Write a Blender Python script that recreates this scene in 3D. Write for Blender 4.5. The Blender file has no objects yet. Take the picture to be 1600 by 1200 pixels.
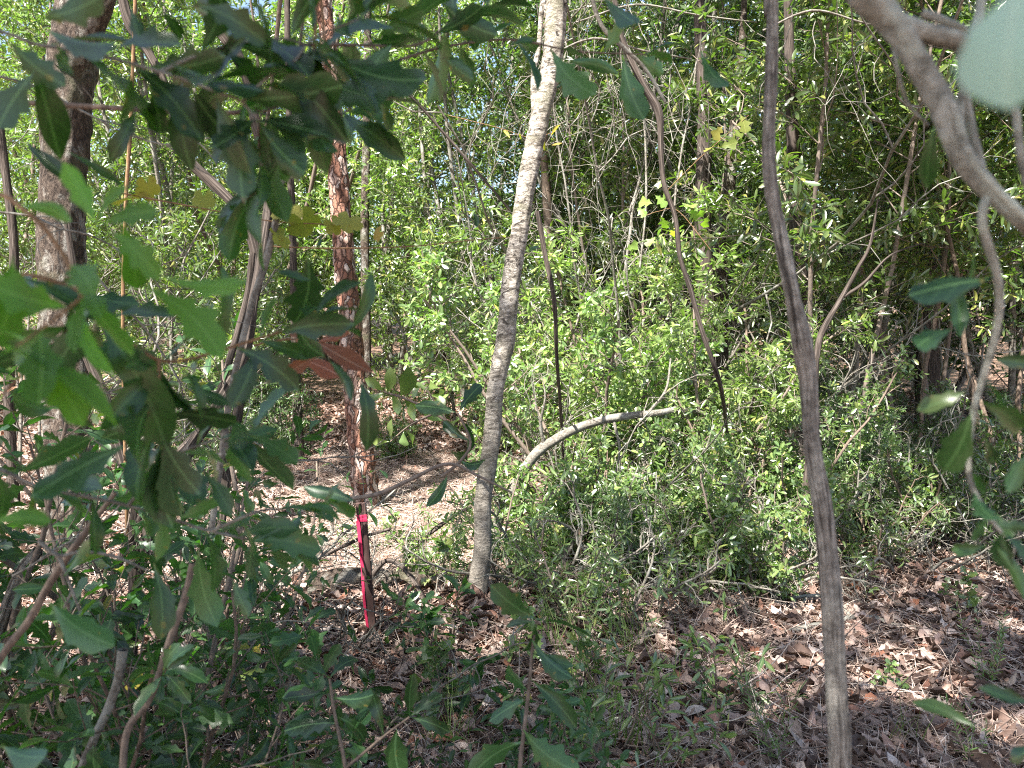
import bpy, math
import numpy as np
from mathutils import Vector, noise as mn

C = bpy.context.scene
col = C.collection
R = math.radians
# ------------------------------------------------------------------ camera
F = 1232.0                       # focal length in pixels of the 1600 px wide photograph
PITCH = R(5.6)
CAM = np.array([0.0, 0.0, 1.5])
cd = bpy.data.cameras.new('camera')
cam = bpy.data.objects.new('camera', cd); col.objects.link(cam)
cam.location = CAM; cam.rotation_euler = (R(90) - PITCH, 0, 0)
cd.sensor_width = 36.0; cd.lens = 36.0 * F / 1600.0
cd.clip_start = 0.02; cd.clip_end = 2000
cd.dof.use_dof = True; cd.dof.focus_distance = 4.2; cd.dof.aperture_fstop = 5.6
C.camera = cam
# ------------------------------------------------------------------ light
w = bpy.data.worlds.new('World'); C.world = w; w.use_nodes = True
SUN = Vector((-0.33, -0.42, 0.85)).normalized()       # direction towards the sun
el = math.asin(SUN.z); az = math.atan2(SUN.x, SUN.y)
nt = w.node_tree; bg = nt.nodes['Background']
sky = nt.nodes.new('ShaderNodeTexSky'); sky.sky_type = 'NISHITA'; sky.sun_disc = False
sky.sun_elevation = el; sky.sun_rotation = az; sky.dust_density = 2.0; sky.air_density = 1.0
nt.links.new(sky.outputs[0], bg.inputs[0]); bg.inputs[1].default_value = 0.075
sl = bpy.data.lights.new('sun', 'SUN'); sl.energy = 5.0; sl.angle = R(0.6); sl.color = (1.0, 0.955, 0.88)
so = bpy.data.objects.new('sun', sl); col.objects.link(so)
so.rotation_euler = SUN.to_track_quat('Z', 'Y').to_euler()
C.view_settings.view_transform = 'Standard'; C.view_settings.look = 'None'
C.view_settings.exposure = 2.35; C.view_settings.gamma = 1.0
C.render.engine = 'CYCLES'
C.cycles.filter_width = 1.1; C.cycles.use_denoising = False
C.cycles.max_bounces = 8; C.cycles.diffuse_bounces = 5; C.cycles.transmission_bounces = 4

# ------------------------------------------------------------------ helpers
cp, sp = math.cos(PITCH), math.sin(PITCH)
def P(px, py, d):
    """world point seen at photograph pixel (px, py), d metres in front of the camera"""
    a = (px - 800) / F * d; b = (600 - py) / F * d
    return CAM + np.array([a, d * cp + b * sp, -d * sp + b * cp])
def gh(x, y):
    """height of the ground"""
    r = 0.055 * max(0.0, y - 7.0)
    if y > 30: r = 0.055 * 23
    bank = 0.10 * math.exp(-((y - 3.75 - 0.05 * x) / 0.35) ** 2) * (1 / (1 + math.exp(min(50.0, (x - 0.9) * 4))))
    return r + bank + 0.05 * math.sin(x * 0.9 + 1) * math.sin(y * 0.8) + 0.02 * mn.noise((x * 1.7, y * 1.7, 0))
def G(px, d):
    x = (px - 800) / F * d
    return np.array([x, d, gh(x, d)])

def mesh_obj(name, V, faces_flat, fsize, mats, parent=None, uv=None, smooth=True, loc=None, kind=None):
    """faces_flat: flat vertex indices, fsize: size of every face"""
    me = bpy.data.meshes.new(name)
    V = np.asarray(V, dtype=np.float32)
    me.vertices.add(len(V)); me.vertices.foreach_set('co', V.ravel())
    faces_flat = np.asarray(faces_flat, dtype=np.int32).ravel()
    fsize = np.asarray(fsize, dtype=np.int32)
    me.loops.add(len(faces_flat)); me.loops.foreach_set('vertex_index', faces_flat)
    me.polygons.add(len(fsize))
    st = np.zeros(len(fsize), dtype=np.int32); st[1:] = np.cumsum(fsize)[:-1]
    me.polygons.foreach_set('loop_start', st); me.polygons.foreach_set('loop_total', fsize)
    if uv is not None:
        l = me.uv_layers.new(name='UVMap')
        l.data.foreach_set('uv', np.asarray(uv, dtype=np.float32)[faces_flat].ravel() if len(uv) == len(V) else np.asarray(uv, dtype=np.float32).ravel())
    me.polygons.foreach_set('use_smooth', np.full(len(fsize), smooth))
    me.update(calc_edges=True); me.validate()
    me.materials.append(mats)
    o = bpy.data.objects.new(name, me); col.objects.link(o)
    if parent is not None: o.parent = parent
    if loc is not None: o.location = loc
    if kind: o['kind'] = kind
    return o

class Geo:
    """collects tubes and leaves; build() links them as ONE mesh object"""
    def __init__(s): s.V = []; s.Fc = []; s.S = []; s.U = []; s.n = 0
    def add(s, V, F_, S, U):
        s.V.append(V); s.Fc.append(np.asarray(F_).ravel() + s.n); s.S.append(S); s.U.append(U); s.n += len(V)
    def build(s, name, mat, parent=None, origin=(0, 0, 0), smooth=True, loc=None, kind=None):
        V = np.concatenate(s.V) - np.asarray(origin)
        return mesh_obj(name, V, np.concatenate(s.Fc), np.concatenate(s.S), mat, parent, np.concatenate(s.U), smooth, loc, kind)
    def tube(s, pts, rad, k=6, mod=None, sub=1, cap=False):
        pts = np.asarray(pts, float); rad = np.asarray(rad, float) * np.ones(len(pts))
        if sub > 1: pts, rad = resample(pts, rad, sub)
        n = len(pts)
        T = np.gradient(pts, axis=0); T /= np.linalg.norm(T, axis=1)[:, None] + 1e-9
        # frames
        a = np.cross(T[0], [1.0, 0.001, 0.0]); 
        if np.linalg.norm(a) < 0.3: a = np.cross(T[0], [0, 0, 1.0])
        a /= np.linalg.norm(a)
        N = np.zeros_like(pts); N[0] = a
        for i in range(1, n):
            v = N[i-1] - T[i] * np.dot(N[i-1], T[i]); N[i] = v / (np.linalg.norm(v) + 1e-9)
        B = np.cross(T, N)
        L = np.concatenate([[0], np.cumsum(np.linalg.norm(np.diff(pts, axis=0), axis=1))])
        kk = k + 1
        th = np.linspace(0, 2 * math.pi, kk)
        rr = rad[:, None] * np.ones((n, kk))
        if mod is not None: rr = rr * mod(th[None, :], L[:, None])
        V = pts[:, None, :] + rr[:, :, None] * (np.cos(th)[None, :, None] * N[:, None, :] + np.sin(th)[None, :, None] * B[:, None, :])
        U = np.stack([np.tile(th / (2 * math.pi) * 2 * math.pi * rad.mean(), (n, 1)), np.tile(L[:, None], (1, kk))], axis=2)
        i = np.arange(n - 1)[:, None] * kk + np.arange(k)[None, :]
        Q = np.stack([i, i + 1, i + kk + 1, i + kk], axis=2).reshape(-1)
        S = np.full((n - 1) * k, 4)
        s.add(V.reshape(-1, 3), Q, S, U.reshape(-1, 2))
        if cap:
            for e, idx in ((0, 0), (n - 1, 1)):
                ring = V[e, :k]; c = pts[e][None]
                vv = np.concatenate([ring, c]); f = []
                for q in range(k): f += [q, (q + 1) % k, k] if idx else [(q + 1) % k, q, k]
                s.add(vv, np.array(f), np.full(k, 3), np.zeros((k + 1, 2)) + 0.001)
    def leaves(s, tmpl, pos, dirs, nrm, size, wid=None):
        """tmpl: (V,F,S,U); one copy per row of pos"""
        tv, tf, ts, tu = tmpl
        N = len(pos)
        if N == 0: return
        d = dirs / (np.linalg.norm(dirs, axis=1)[:, None] + 1e-9)
        nn = nrm - d * np.sum(nrm * d, axis=1)[:, None]; nn /= np.linalg.norm(nn, axis=1)[:, None] + 1e-9
        x = np.cross(d, nn)
        size = np.ones(N) * size; wid = size if wid is None else wid * np.ones(N)
        V = pos[:, None, :] + x[:, None, :] * (tv[None, :, 0] * wid[:, None])[:, :, None] \
            + d[:, None, :] * (tv[None, :, 1] * size[:, None])[:, :, None] + nn[:, None, :] * (tv[None, :, 2] * size[:, None])[:, :, None]
        nv = len(tv)
        Q = (tf[None, :] + (np.arange(N) * nv)[:, None]).reshape(-1)
        s.add(V.reshape(-1, 3), Q, np.tile(ts, N), np.tile(tu, (N, 1)))

def resample(pts, rad, sub):
    """Catmull-Rom through the points"""
    p = np.concatenate([[2 * pts[0] - pts[1]], pts, [2 * pts[-1] - pts[-2]]])
    out = []; ro = []
    for i in range(len(pts) - 1):
        a, b, c, d = p[i], p[i+1], p[i+2], p[i+3]
        for t in np.arange(sub) / sub:
            out.append(0.5 * ((2*b) + (c - a) * t + (2*a - 5*b + 4*c - d) * t*t + (3*b - a - 3*c + d) * t**3))
            ro.append(rad[i] * (1 - t) + rad[i+1] * t)
    out.append(pts[-1]); ro.append(rad[-1])
    return np.array(out), np.array(ro)

# ---- leaf shapes: length 1 along +y, width along x, z up
def ribbon(ts, half, bend=0.0, fold=0.12, hl=None, hr=None, wave=0.0):
    ts = np.asarray(ts); n = len(ts)
    side_ = math.sin(bend * 37) * .10 * (wave > 0)
    hl = half if hl is None else hl; hr = half if hr is None else hr
    V = []; U = []
    for i, t in enumerate(ts):
        z = -bend * t * t; wv = wave * math.sin(t * 9 + bend * 5); xo = side_ * math.sin(t * 2.6)
        V += [(xo - hl[i], t, z + fold * hl[i] * 2 + wv), (xo, t, z), (xo + hr[i], t, z + fold * hr[i] * 2 - wv * .6)]
        U += [(0.5 - hl[i], t), (0.5, t), (0.5 + hr[i], t)]
    Fc = []
    for i in range(n - 1):
        a = 3 * i
        Fc += [a, a + 1, a + 4, a + 3, a + 1, a + 2, a + 5, a + 4]
    return (np.array(V, float), np.array(Fc), np.full(2 * (n - 1), 4), np.array(U, float))
def lance(wr=0.28, bend=0.15, fold=0.15):
    V = np.array([(0, 0, 0), (-wr/2, .35, fold*wr), (-wr*.42, .7, fold*wr - bend*.4), (0, 1, -bend), (wr*.42, .7, fold*wr - bend*.4), (wr/2, .35, fold*wr)], float)
    U = np.array([(.5, 0), (.2, .35), (.25, .7), (.5, 1), (.75, .7), (.8, .35)], float)
    return (V, np.array([0, 3, 2, 1, 0, 5, 4, 3]), np.array([4, 4]), U)
def oval(wr=0.4, bend=0.15, fold=0.1, tip=1.0):
    ts = [0, .05, .2, .4, .6, .8, .93, 1]
    h = [.012, .02, .28*wr, .44*wr, .5*wr, .42*wr, .24*wr, .0]
    return ribbon(ts, np.array(h), bend, fold)
def oak(seed, wr=0.36, nl=3, depth=0.34, bend=0.2, fold=0.1):
    rg = np.random.default_rng(seed)
    ts = np.linspace(0, 1, 33)
    def side():
        ph = rg.uniform(-.12, .12); out = []
        for t in ts:
            env = wr * 0.5 * (0.05 if t < .06 else (0.05 + 0.95 * (math.sin(min(1, (t - .06) / .94) ** 1.15 * math.pi) ** 0.8)))
            env *= 0.62 + 0.75 * t ** 1.2
            saw = ((t * nl + ph + .1) % 1.0)
            saw = saw / .78 if saw < .78 else (1 - saw) / .22
            lob = 1 - depth * (1 - saw ** 1.2) if t > .2 else 1 - depth * .6
            out.append(max(0.006, env * (lob * 1.16)))
        out[-1] = 0.0
        return np.array(out)
    return ribbon(ts, None, bend, fold, side(), side(), wave=0.022)
def grape(seed, r=0.5):
    rg = np.random.default_rng(seed); n = 40
    V = [(0, .35, 0)]; U = [(.5, .35)]
    for i in range(n):
        a = i / n * 2 * math.pi - math.pi / 2
        q = abs((i / n) * 2 - 1)          # 1 at the stalk, 0 at the tip
        rad = r * (0.72 + .28 * abs(math.cos(2.5 * (a - math.pi / 2))) ** .6) * (1 + .07 * (i % 2))
        if q > .9: rad *= .45
        x, y = math.cos(a) * rad, .4 + math.sin(a) * rad
        V.append((x, y, .10 * math.sin(x * 9) * .4 - .25 * (x * x + (y - .4) ** 2))); U.append((.5 + x, y))
    f = []
    for i in range(n): f += [0, 1 + i, 1 + (i + 1) % n]
    return (np.array(V, float), np.array(f), np.full(n, 3), np.array(U, float))
LANCE = [lance(.26, .1), lance(.3, .25), lance(.34, .02, .25)]
MYRT = [lance(.2, .15), lance(.24, .3), lance(.22, -.05)]
OVALS = [oval(.42, .1), oval(.38, .3), oval(.46, .0, .2)]
LANC2 = [oval(.24, .15), oval(.27, .4, .2), oval(.22, .0, .15)]
OAKS = [oak(1, .36, 3, .36, .28, .16), oak(2, .40, 3, .46, .1, .1), oak(3, .34, 2, .34, .45, .2), oak(4, .31, 3, .26, .15, .28), oak(5, .27, 2, .14, .4, .22), oak(6, .42, 4, .46, .3, .14)]
GRAPES = [grape(1), grape(2)]
FIGS = [oak(11, .75, 3, .62, .1), oak(12, .7, 2, .6, .2)]
DEAD = [ribbon([0, .1, .35, .6, .85, 1], np.array([.02, .1, .2, .2, .12, 0]), .35, .5), ribbon([0, .1, .35, .6, .85, 1], np.array([.02, .08, .16, .18, .1, 0]), -.3, -.6),
        ribbon([0, .1, .3, .5, .7, .85, 1], np.array([.02, .12, .16, .24, .15, .18, 0]), .2, .8), ribbon([0, .1, .3, .5, .7, .85, 1], np.array([.02, .07, .2, .12, .22, .1, 0]), .6, -.3)]

# ------------------------------------------------------------------ materials
def nodes(name):
    m = bpy.data.materials.new(name); m.use_nodes = True
    t = m.node_tree; t.nodes.clear()
    out = t.nodes.new('ShaderNodeOutputMaterial')
    return m, t, out
def N(t, kind, **kw):
    n = t.nodes.new(kind)
    for k, v in kw.items():
        if k in ('inp',):
            for kk, vv in v.items(): n.inputs[kk].default_value = vv
        else: setattr(n, k, v)
    return n
def ramp(t, fac, stops, interp='LINEAR'):
    r = t.nodes.new('ShaderNodeValToRGB'); r.color_ramp.interpolation = interp
    e = r.color_ramp.elements
    while len(e) < len(stops): e.new(0.5)
    for i, (p, c) in enumerate(stops):
        e[i].position = p; e[i].color = (*c, 1) if len(c) == 3 else c
    if fac is not None: t.links.new(fac, r.inputs[0])
    return r
def math_(t, op, a, b=None, clamp=False):
    n = t.nodes.new('ShaderNodeMath'); n.operation = op; n.use_clamp = clamp
    for i, v in enumerate((a, b)):
        if v is None: continue
        if isinstance(v, (int, float)): n.inputs[i].default_value = v
        else: t.links.new(v, n.inputs[i])
    return n.outputs[0]
def mix(t, f, a, b, mode='MIX'):
    n = t.nodes.new('ShaderNodeMix'); n.data_type = 'RGBA'; n.blend_type = mode
    for s, v in ((n.inputs[0], f), (n.inputs[6], a), (n.inputs[7], b)):
        if isinstance(v, (int, float)): s.default_value = v
        elif isinstance(v, tuple): s.default_value = (*v, 1) if len(v) == 3 else v
        else: t.links.new(v, s)
    return n.outputs[2]

def leaf_mat(name, stops, trans=(.22, .34, .05), tf=0.35, rough=.38, rib=(.28, .36, .16), ribw=.018, spot=0.0, back=1.35, sheen=.5, ribs=True):
    m, t, out = nodes(name)
    g = N(t, 'ShaderNodeNewGeometry'); oi = N(t, 'ShaderNodeObjectInfo')
    base = ramp(t, g.outputs['Random Per Island'], stops).outputs[0]
    hs = N(t, 'ShaderNodeHueSaturation')
    t.links.new(base, hs.inputs['Color'])
    v = math_(t, 'ADD', math_(t, 'MULTIPLY', oi.outputs['Random'], .7), .62); t.links.new(v, hs.inputs['Value'])
    c = hs.outputs[0]
    uv = N(t, 'ShaderNodeUVMap')
    if ribs:
        sx = N(t, 'ShaderNodeSeparateXYZ'); t.links.new(uv.outputs[0], sx.inputs[0])
        d = math_(t, 'ABSOLUTE', math_(t, 'SUBTRACT', sx.outputs[0], .5))
        isr = math_(t, 'LESS_THAN', d, ribw)
        # side veins
        vv = math_(t, 'SUBTRACT', math_(t, 'MULTIPLY', sx.outputs[1], 11.0), math_(t, 'MULTIPLY', d, 16.0))
        vein = math_(t, 'GREATER_THAN', math_(t, 'SINE', math_(t, 'MULTIPLY', vv, 3.14159)), .965)
        c = mix(t, math_(t, 'MULTIPLY', vein, .3), c, rib)
        c = mix(t, math_(t, 'MULTIPLY', isr, .75), c, rib)
    nz = N(t, 'ShaderNodeTexNoise', inp={'Scale': 9.0, 'Detail': 3.0})
    tc = N(t, 'ShaderNodeTexCoord'); t.links.new(tc.outputs['Object'], nz.inputs['Vector'])
    if spot > 0:
        n2 = N(t, 'ShaderNodeTexNoise', inp={'Scale': 55.0, 'Detail': 2.0}); t.links.new(tc.outputs['Object'], n2.inputs['Vector'])
        sp_ = math_(t, 'GREATER_THAN', n2.outputs[0], .70)
        c = mix(t, math_(t, 'MULTIPLY', sp_, spot), c, (.20, .15, .03))
    c = mix(t, g.outputs['Backfacing'], c, mix(t, 1.0, c, (back, back, back * 1.15), 'MULTIPLY'))
    b = N(t, 'ShaderNodeBsdfPrincipled', inp={'Roughness': rough})
    b.inputs['Specular IOR Level'].default_value = sheen
    t.links.new(c, b.inputs['Base Color'])
    rv = math_(t, 'ADD', math_(t, 'MULTIPLY', nz.outputs[0], .3), rough - .15); t.links.new(rv, b.inputs['Roughness'])
    tr = N(t, 'ShaderNodeBsdfTranslucent')
    tcx = mix(t, 1.0, mix(t, .5, c, (.1, .14, .03)), tuple(x * 5.0 for x in trans), 'MULTIPLY')
    t.links.new(tcx, tr.inputs[0])
    ms = N(t, 'ShaderNodeMixShader', inp={0: tf})
    t.links.new(b.outputs[0], ms.inputs[1]); t.links.new(tr.outputs[0], ms.inputs[2])
    t.links.new(ms.outputs[0], out.inputs[0])
    return m

M = {}
M['shrub_a'] = leaf_mat('glossy_lance_leaf', [(0, (.065, .10, .032)), (.5, (.10, .155, .046)), (.85, (.17, .225, .055)), (1, (.32, .31, .08))], (.28, .40, .11), .30, .30, ribs=False, sheen=1.0)
M['shrub_b'] = leaf_mat('bluegreen_leaf', [(0, (.036, .068, .024)), (.6, (.058, .098, .032)), (.95, (.09, .14, .042)), (1, (.24, .21, .06))], (.19, .31, .09), .24, .36, ribs=False, sheen=.7)
M['shrub_c'] = leaf_mat('yellowgreen_leaf', [(0, (.085, .13, .038)), (.5, (.135, .19, .055)), (.94, (.19, .25, .07)), (1, (.32, .31, .08))], (.30, .42, .13), .30, .30, ribs=False, sheen=1.0)
M['near'] = leaf_mat('sprout_leaf', [(0, (.06, .105, .035)), (.6, (.10, .16, .048)), (.92, (.18, .24, .065)), (1, (.3, .29, .08))], (.28, .41, .11), .30, .30, ribw=.015, sheen=1.0)
M['oak'] = leaf_mat('dark_oak_leaf', [(0, (.016, .043, .016)), (.5, (.027, .068, .021)), (.93, (.048, .105, .028)), (.965, (.10, .13, .03)), (.985, (.26, .22, .04)), (1, (.25, .10, .05))], (.15, .32, .05), .28, .34, (.09, .17, .06), .012, .55, sheen=.55)
M['oakfar'] = leaf_mat('canopy_leaf', [(0, (.035, .07, .02)), (1, (.08, .13, .03))], (.16, .28, .05), .3, .4, ribs=False)
M['oakbright'] = leaf_mat('bright_oak_leaf', [(0, (.06, .14, .03)), (1, (.10, .2, .035))], (.25, .48, .06), .45, .42, (.16, .28, .08), .012, sheen=.4)  # brighter green and more translucent than the dark oak leaf
M['grape'] = leaf_mat('yellow_lit_vine_leaf', [(0, (.17, .23, .05)), (.5, (.29, .29, .06)), (1, (.34, .22, .05))], (.26, .28, .045), .45, .5, (.3, .3, .1), .01, .7, sheen=.3)  # yellow sunlight put into the colour, raised because the leaves hang in shade
M['fig'] = leaf_mat('sunlit_vine_leaf', [(0, (.16, .26, .06)), (.7, (.22, .32, .07)), (1, (.38, .38, .06))], (.36, .48, .09), .45, .45, (.3, .36, .15), .012, sheen=.5)  # yellow-green of sun through the leaf put into its colour
M['deadleaf'] = leaf_mat('dead_oak_leaf', [(0, (.25, .095, .05)), (.6, (.33, .14, .08)), (1, (.42, .26, .18))], (.4, .2, .12), .2, .6, (.3, .18, .12), .012, 0, sheen=.3)
M['paleleaf'] = leaf_mat('sky_sheen_leaf', [(0, (.24, .36, .31)), (1, (.26, .38, .33))], (.24, .36, .28), .4, .35, (.5, .6, .5), .01, sheen=.8)  # sky sheen put into the leaf colour as pale cyan
M['needleleaf'] = leaf_mat('narrow_weed_leaf', [(0, (.08, .14, .045)), (1, (.14, .22, .06))], (.2, .34, .08), .3, .4, ribs=False)
M['grass'] = leaf_mat('grass_blade', [(0, (.07, .13, .03)), (.7, (.14, .21, .05)), (1, (.32, .30, .12))], (.25, .35, .07), .3, .45, ribs=False)

def litter_mat(name, stops, rough=.7, tf=.08, tr=(.3, .16, .09)):
    m, t, out = nodes(name)
    g = N(t, 'ShaderNodeNewGeometry')
    c = ramp(t, g.outputs['Random Per Island'], stops).outputs[0]
    tc = N(t, 'ShaderNodeTexCoord')
    nz = N(t, 'ShaderNodeTexNoise', inp={'Scale': 60.0, 'Detail': 3.0}); t.links.new(tc.outputs['Object'], nz.inputs['Vector'])
    c = mix(t, .6, c, mix(t, 1.0, c, ramp(t, nz.outputs[0], [(.3, (.45, .42, .4)), (.7, (1.25, 1.2, 1.15))]).outputs[0], 'MULTIPLY'))
    b = N(t, 'ShaderNodeBsdfPrincipled', inp={'Roughness': rough}); b.inputs['Specular IOR Level'].default_value = .35
    t.links.new(c, b.inputs['Base Color'])
    tr_ = N(t, 'ShaderNodeBsdfTranslucent', inp={0: (*tr, 1)})
    ms = N(t, 'ShaderNodeMixShader', inp={0: tf}); t.links.new(b.outputs[0], ms.inputs[1]); t.links.new(tr_.outputs[0], ms.inputs[2])
    t.links.new(ms.outputs[0], out.inputs[0])
    return m
M['litter'] = litter_mat('fallen_leaf', [(0, (.04, .025, .02)), (.3, (.12, .075, .058)), (.52, (.24, .175, .148)), (.76, (.40, .33, .295)), (.9, (.26, .11, .065)), (1, (.56, .50, .46))])
M['needle'] = litter_mat('fallen_pine_needle', [(0, (.14, .09, .068)), (.5, (.38, .28, .23)), (1, (.62, .54, .48))], .6)  # palest tone raised so the clearing looks brightly sunlit
M['twig'] = litter_mat('dry_twig', [(0, (.07, .05, .04)), (.5, (.19, .15, .125)), (1, (.42, .38, .35))], .8, 0.0)

def ground_mat():
    m, t, out = nodes('forest_floor')
    tc = N(t, 'ShaderNodeTexCoord')
    def vor(sc, feat='F1'):
        v = N(t, 'ShaderNodeTexVoronoi', feature=feat, inp={'Scale': sc}); 
        dn = N(t, 'ShaderNodeTexNoise', inp={'Scale': sc * .6, 'Detail': 2.0}); t.links.new(tc.outputs['Object'], dn.inputs['Vector'])
        ad = N(t, 'ShaderNodeVectorMath', operation='MULTIPLY_ADD'); t.links.new(dn.outputs[1], ad.inputs[0]); ad.inputs[1].default_value = (.08,) * 3; t.links.new(tc.outputs['Object'], ad.inputs[2])
        t.links.new(ad.outputs[0], v.inputs['Vector']); return v
    v1 = vor(26.0); v2 = vor(60.0)
    s1 = N(t, 'ShaderNodeSeparateColor'); t.links.new(v1.outputs['Color'], s1.inputs[0])
    s2 = N(t, 'ShaderNodeSeparateColor'); t.links.new(v2.outputs['Color'], s2.inputs[0])
    st = [(0, (.07, .042, .03)), (.3, (.17, .10, .07)), (.6, (.29, .19, .14)), (.85, (.40, .30, .24)), (1, (.32, .13, .07))]
    c = mix(t, .5, ramp(t, s1.outputs[0], st).outputs[0], ramp(t, s2.outputs[0], st).outputs[0])
    big = N(t, 'ShaderNodeTexNoise', inp={'Scale': .8, 'Detail': 4.0}); t.links.new(tc.outputs['Object'], big.inputs['Vector'])
    c = mix(t, ramp(t, big.outputs[0], [(.4, (0, 0, 0)), (.65, (.45, .45, .45))]).outputs[0], c, (.28, .18, .13))
    b = N(t, 'ShaderNodeBsdfPrincipled', inp={'Roughness': .85}); b.inputs['Specular IOR Level'].default_value = .2
    t.links.new(c, b.inputs['Base Color'])
    h = math_(t, 'ADD', v1.outputs['Distance'], v2.outputs['Distance'])
    bp = N(t, 'ShaderNodeBump', inp={'Strength': .8, 'Distance': .02}); t.links.new(h, bp.inputs['Height']); t.links.new(bp.outputs[0], b.inputs['Normal'])
    t.links.new(b.outputs[0], out.inputs[0])
    return m
M['ground'] = ground_mat()

def bark_mat(name, kind):
    m, t, out = nodes(name)
    tc = N(t, 'ShaderNodeTexCoord'); uv = N(t, 'ShaderNodeUVMap')
    def noise(sc, scale=(1, 1, 1), det=5.0, src=None, rough=.55, dist=0.0):
        mp = N(t, 'ShaderNodeMapping'); mp.inputs['Scale'].default_value = scale
        t.links.new((src or tc.outputs['Object']), mp.inputs['Vector'])
        n = N(t, 'ShaderNodeTexNoise', inp={'Scale': sc, 'Detail': det, 'Roughness': rough, 'Distortion': dist}); t.links.new(mp.outputs[0], n.inputs['Vector'])
        return n.outputs[0]
    b = N(t, 'ShaderNodeBsdfPrincipled', inp={'Roughness': .85}); b.inputs['Specular IOR Level'].default_value = .25
    bp = N(t, 'ShaderNodeBump', inp={'Strength': .9, 'Distance': .01})
    if kind == 'lichen':       # grey brown oak bark blotched with pale lichen
        n1 = noise(9, (1, 1, .55), 8, rough=.7, dist=.6); n2 = noise(46, (1, 1, .6), 6, rough=.75); n3 = noise(3.5, (1, 1, 1), 3)
        c = ramp(t, n2, [(.36, (.018, .013, .01)), (.48, (.065, .047, .036)), (.60, (.13, .10, .078)), (.75, (.24, .20, .165))]).outputs[0]
        f = math_(t, 'MULTIPLY', ramp(t, n1, [(.52, (0, 0, 0)), (.60, (1, 1, 1))]).outputs[0], .75)
        c = mix(t, f, c, mix(t, n2, (.14, .13, .11), (.46, .45, .41)))
        c = mix(t, math_(t, 'MULTIPLY', ramp(t, n3, [(.55, (0, 0, 0)), (.68, (1, 1, 1))]).outputs[0], .5), c, (.12, .13, .07))
        t.links.new(math_(t, 'ADD', n2, math_(t, 'MULTIPLY', n1, .7)), bp.inputs['Height']); bp.inputs['Distance'].default_value = .05
    elif kind == 'pale':        # smooth pale bark with fine cross cracks
        n1 = noise(13, (1, 1, 2.6), 8, rough=.75, dist=.9); n2 = noise(60, (1, 1, 1.6), 5, rough=.7); n3 = noise(7, (1, 1, .8), 6, rough=.7, dist=.5)
        c = ramp(t, n1, [(.34, (.035, .03, .026)), (.43, (.17, .15, .125)), (.52, (.40, .365, .32)), (.68, (.60, .57, .52))]).outputs[0]
        c = mix(t, .7, c, mix(t, 1.0, c, ramp(t, n2, [(.34, (.3, .28, .25)), (.60, (1.15, 1.13, 1.1))]).outputs[0], 'MULTIPLY'))
        mk = noise(15, (1, 1, 1.5), 6, rough=.7, dist=1.2)
        c = mix(t, ramp(t, mk, [(.55, (0, 0, 0)), (.60, (.9, .9, .9))]).outputs[0], c, (.025, .02, .016))
        c = mix(t, math_(t, 'MULTIPLY', ramp(t, n3, [(.50, (0, 0, 0)), (.60, (1, 1, 1))]).outputs[0], .65), c, mix(t, n2, (.06, .055, .04), (.26, .25, .17)))
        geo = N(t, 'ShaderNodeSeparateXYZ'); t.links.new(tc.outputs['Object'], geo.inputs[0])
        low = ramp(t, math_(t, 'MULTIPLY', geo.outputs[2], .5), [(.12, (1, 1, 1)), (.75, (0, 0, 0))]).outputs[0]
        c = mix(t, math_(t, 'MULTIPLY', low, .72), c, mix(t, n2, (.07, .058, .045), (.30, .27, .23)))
        t.links.new(math_(t, 'ADD', n2, math_(t, 'MULTIPLY', n1, 1.2)), bp.inputs['Height']); bp.inputs['Distance'].default_value = .012
    elif kind == 'pine':        # reddish flaky plates with grey rims
        mp = N(t, 'ShaderNodeMapping'); mp.inputs['Scale'].default_value = (1, 1, .33)
        dn = N(t, 'ShaderNodeTexNoise', inp={'Scale': 12.0, 'Detail': 3.0}); t.links.new(tc.outputs['Object'], dn.inputs['Vector'])
        ad = N(t, 'ShaderNodeVectorMath', operation='MULTIPLY_ADD'); t.links.new(dn.outputs[1], ad.inputs[0]); ad.inputs[1].default_value = (.09,) * 3; t.links.new(tc.outputs['Object'], ad.inputs[2])
        t.links.new(ad.outputs[0], mp.inputs['Vector'])
        v = N(t, 'ShaderNodeTexVoronoi', feature='DISTANCE_TO_EDGE', inp={'Scale': 26.0}); t.links.new(mp.outputs[0], v.inputs['Vector'])
        vc = N(t, 'ShaderNodeTexVoronoi', feature='F1', inp={'Scale': 26.0}); t.links.new(mp.outputs[0], vc.inputs['Vector'])
        sc = N(t, 'ShaderNodeSeparateColor'); t.links.new(vc.outputs['Color'], sc.inputs[0])
        n2 = noise(70, (1, 1, .4), 5, rough=.7)
        c = ramp(t, sc.outputs[0], [(0, (.14, .07, .048)), (.35, (.26, .135, .095)), (.6, (.34, .24, .20)), (1, (.55, .48, .44))]).outputs[0]
        c = mix(t, .7, c, mix(t, 1.0, c, ramp(t, n2, [(.3, (.4, .36, .34)), (.65, (1.3, 1.25, 1.2))]).outputs[0], 'MULTIPLY'))
        e = ramp(t, v.outputs['Distance'], [(.02, (1, 1, 1)), (.11, (0, 0, 0))]).outputs[0]
        c = mix(t, math_(t, 'MULTIPLY', e, .85), c, (.045, .024, .018))
        hh = ramp(t, v.outputs['Distance'], [(0, (0, 0, 0)), (.16, (.6, .6, .6))]).outputs[0]
        t.links.new(math_(t, 'ADD', math_(t, 'ADD', hh, math_(t, 'MULTIPLY', sc.outputs[1], .8)), math_(t, 'MULTIPLY', n2, .4)), bp.inputs['Height']); bp.inputs['Distance'].default_value = .02
    elif kind == 'vine':        # stringy bark, long fibres
        n1 = noise(1.0, (240, 14, 1), 8, uv.outputs[0], .75, .7); n2 = noise(1.0, (75, 4, 1), 5, uv.outputs[0], .65, .9); n3 = noise(16, (1, 1, .22), 4)
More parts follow.
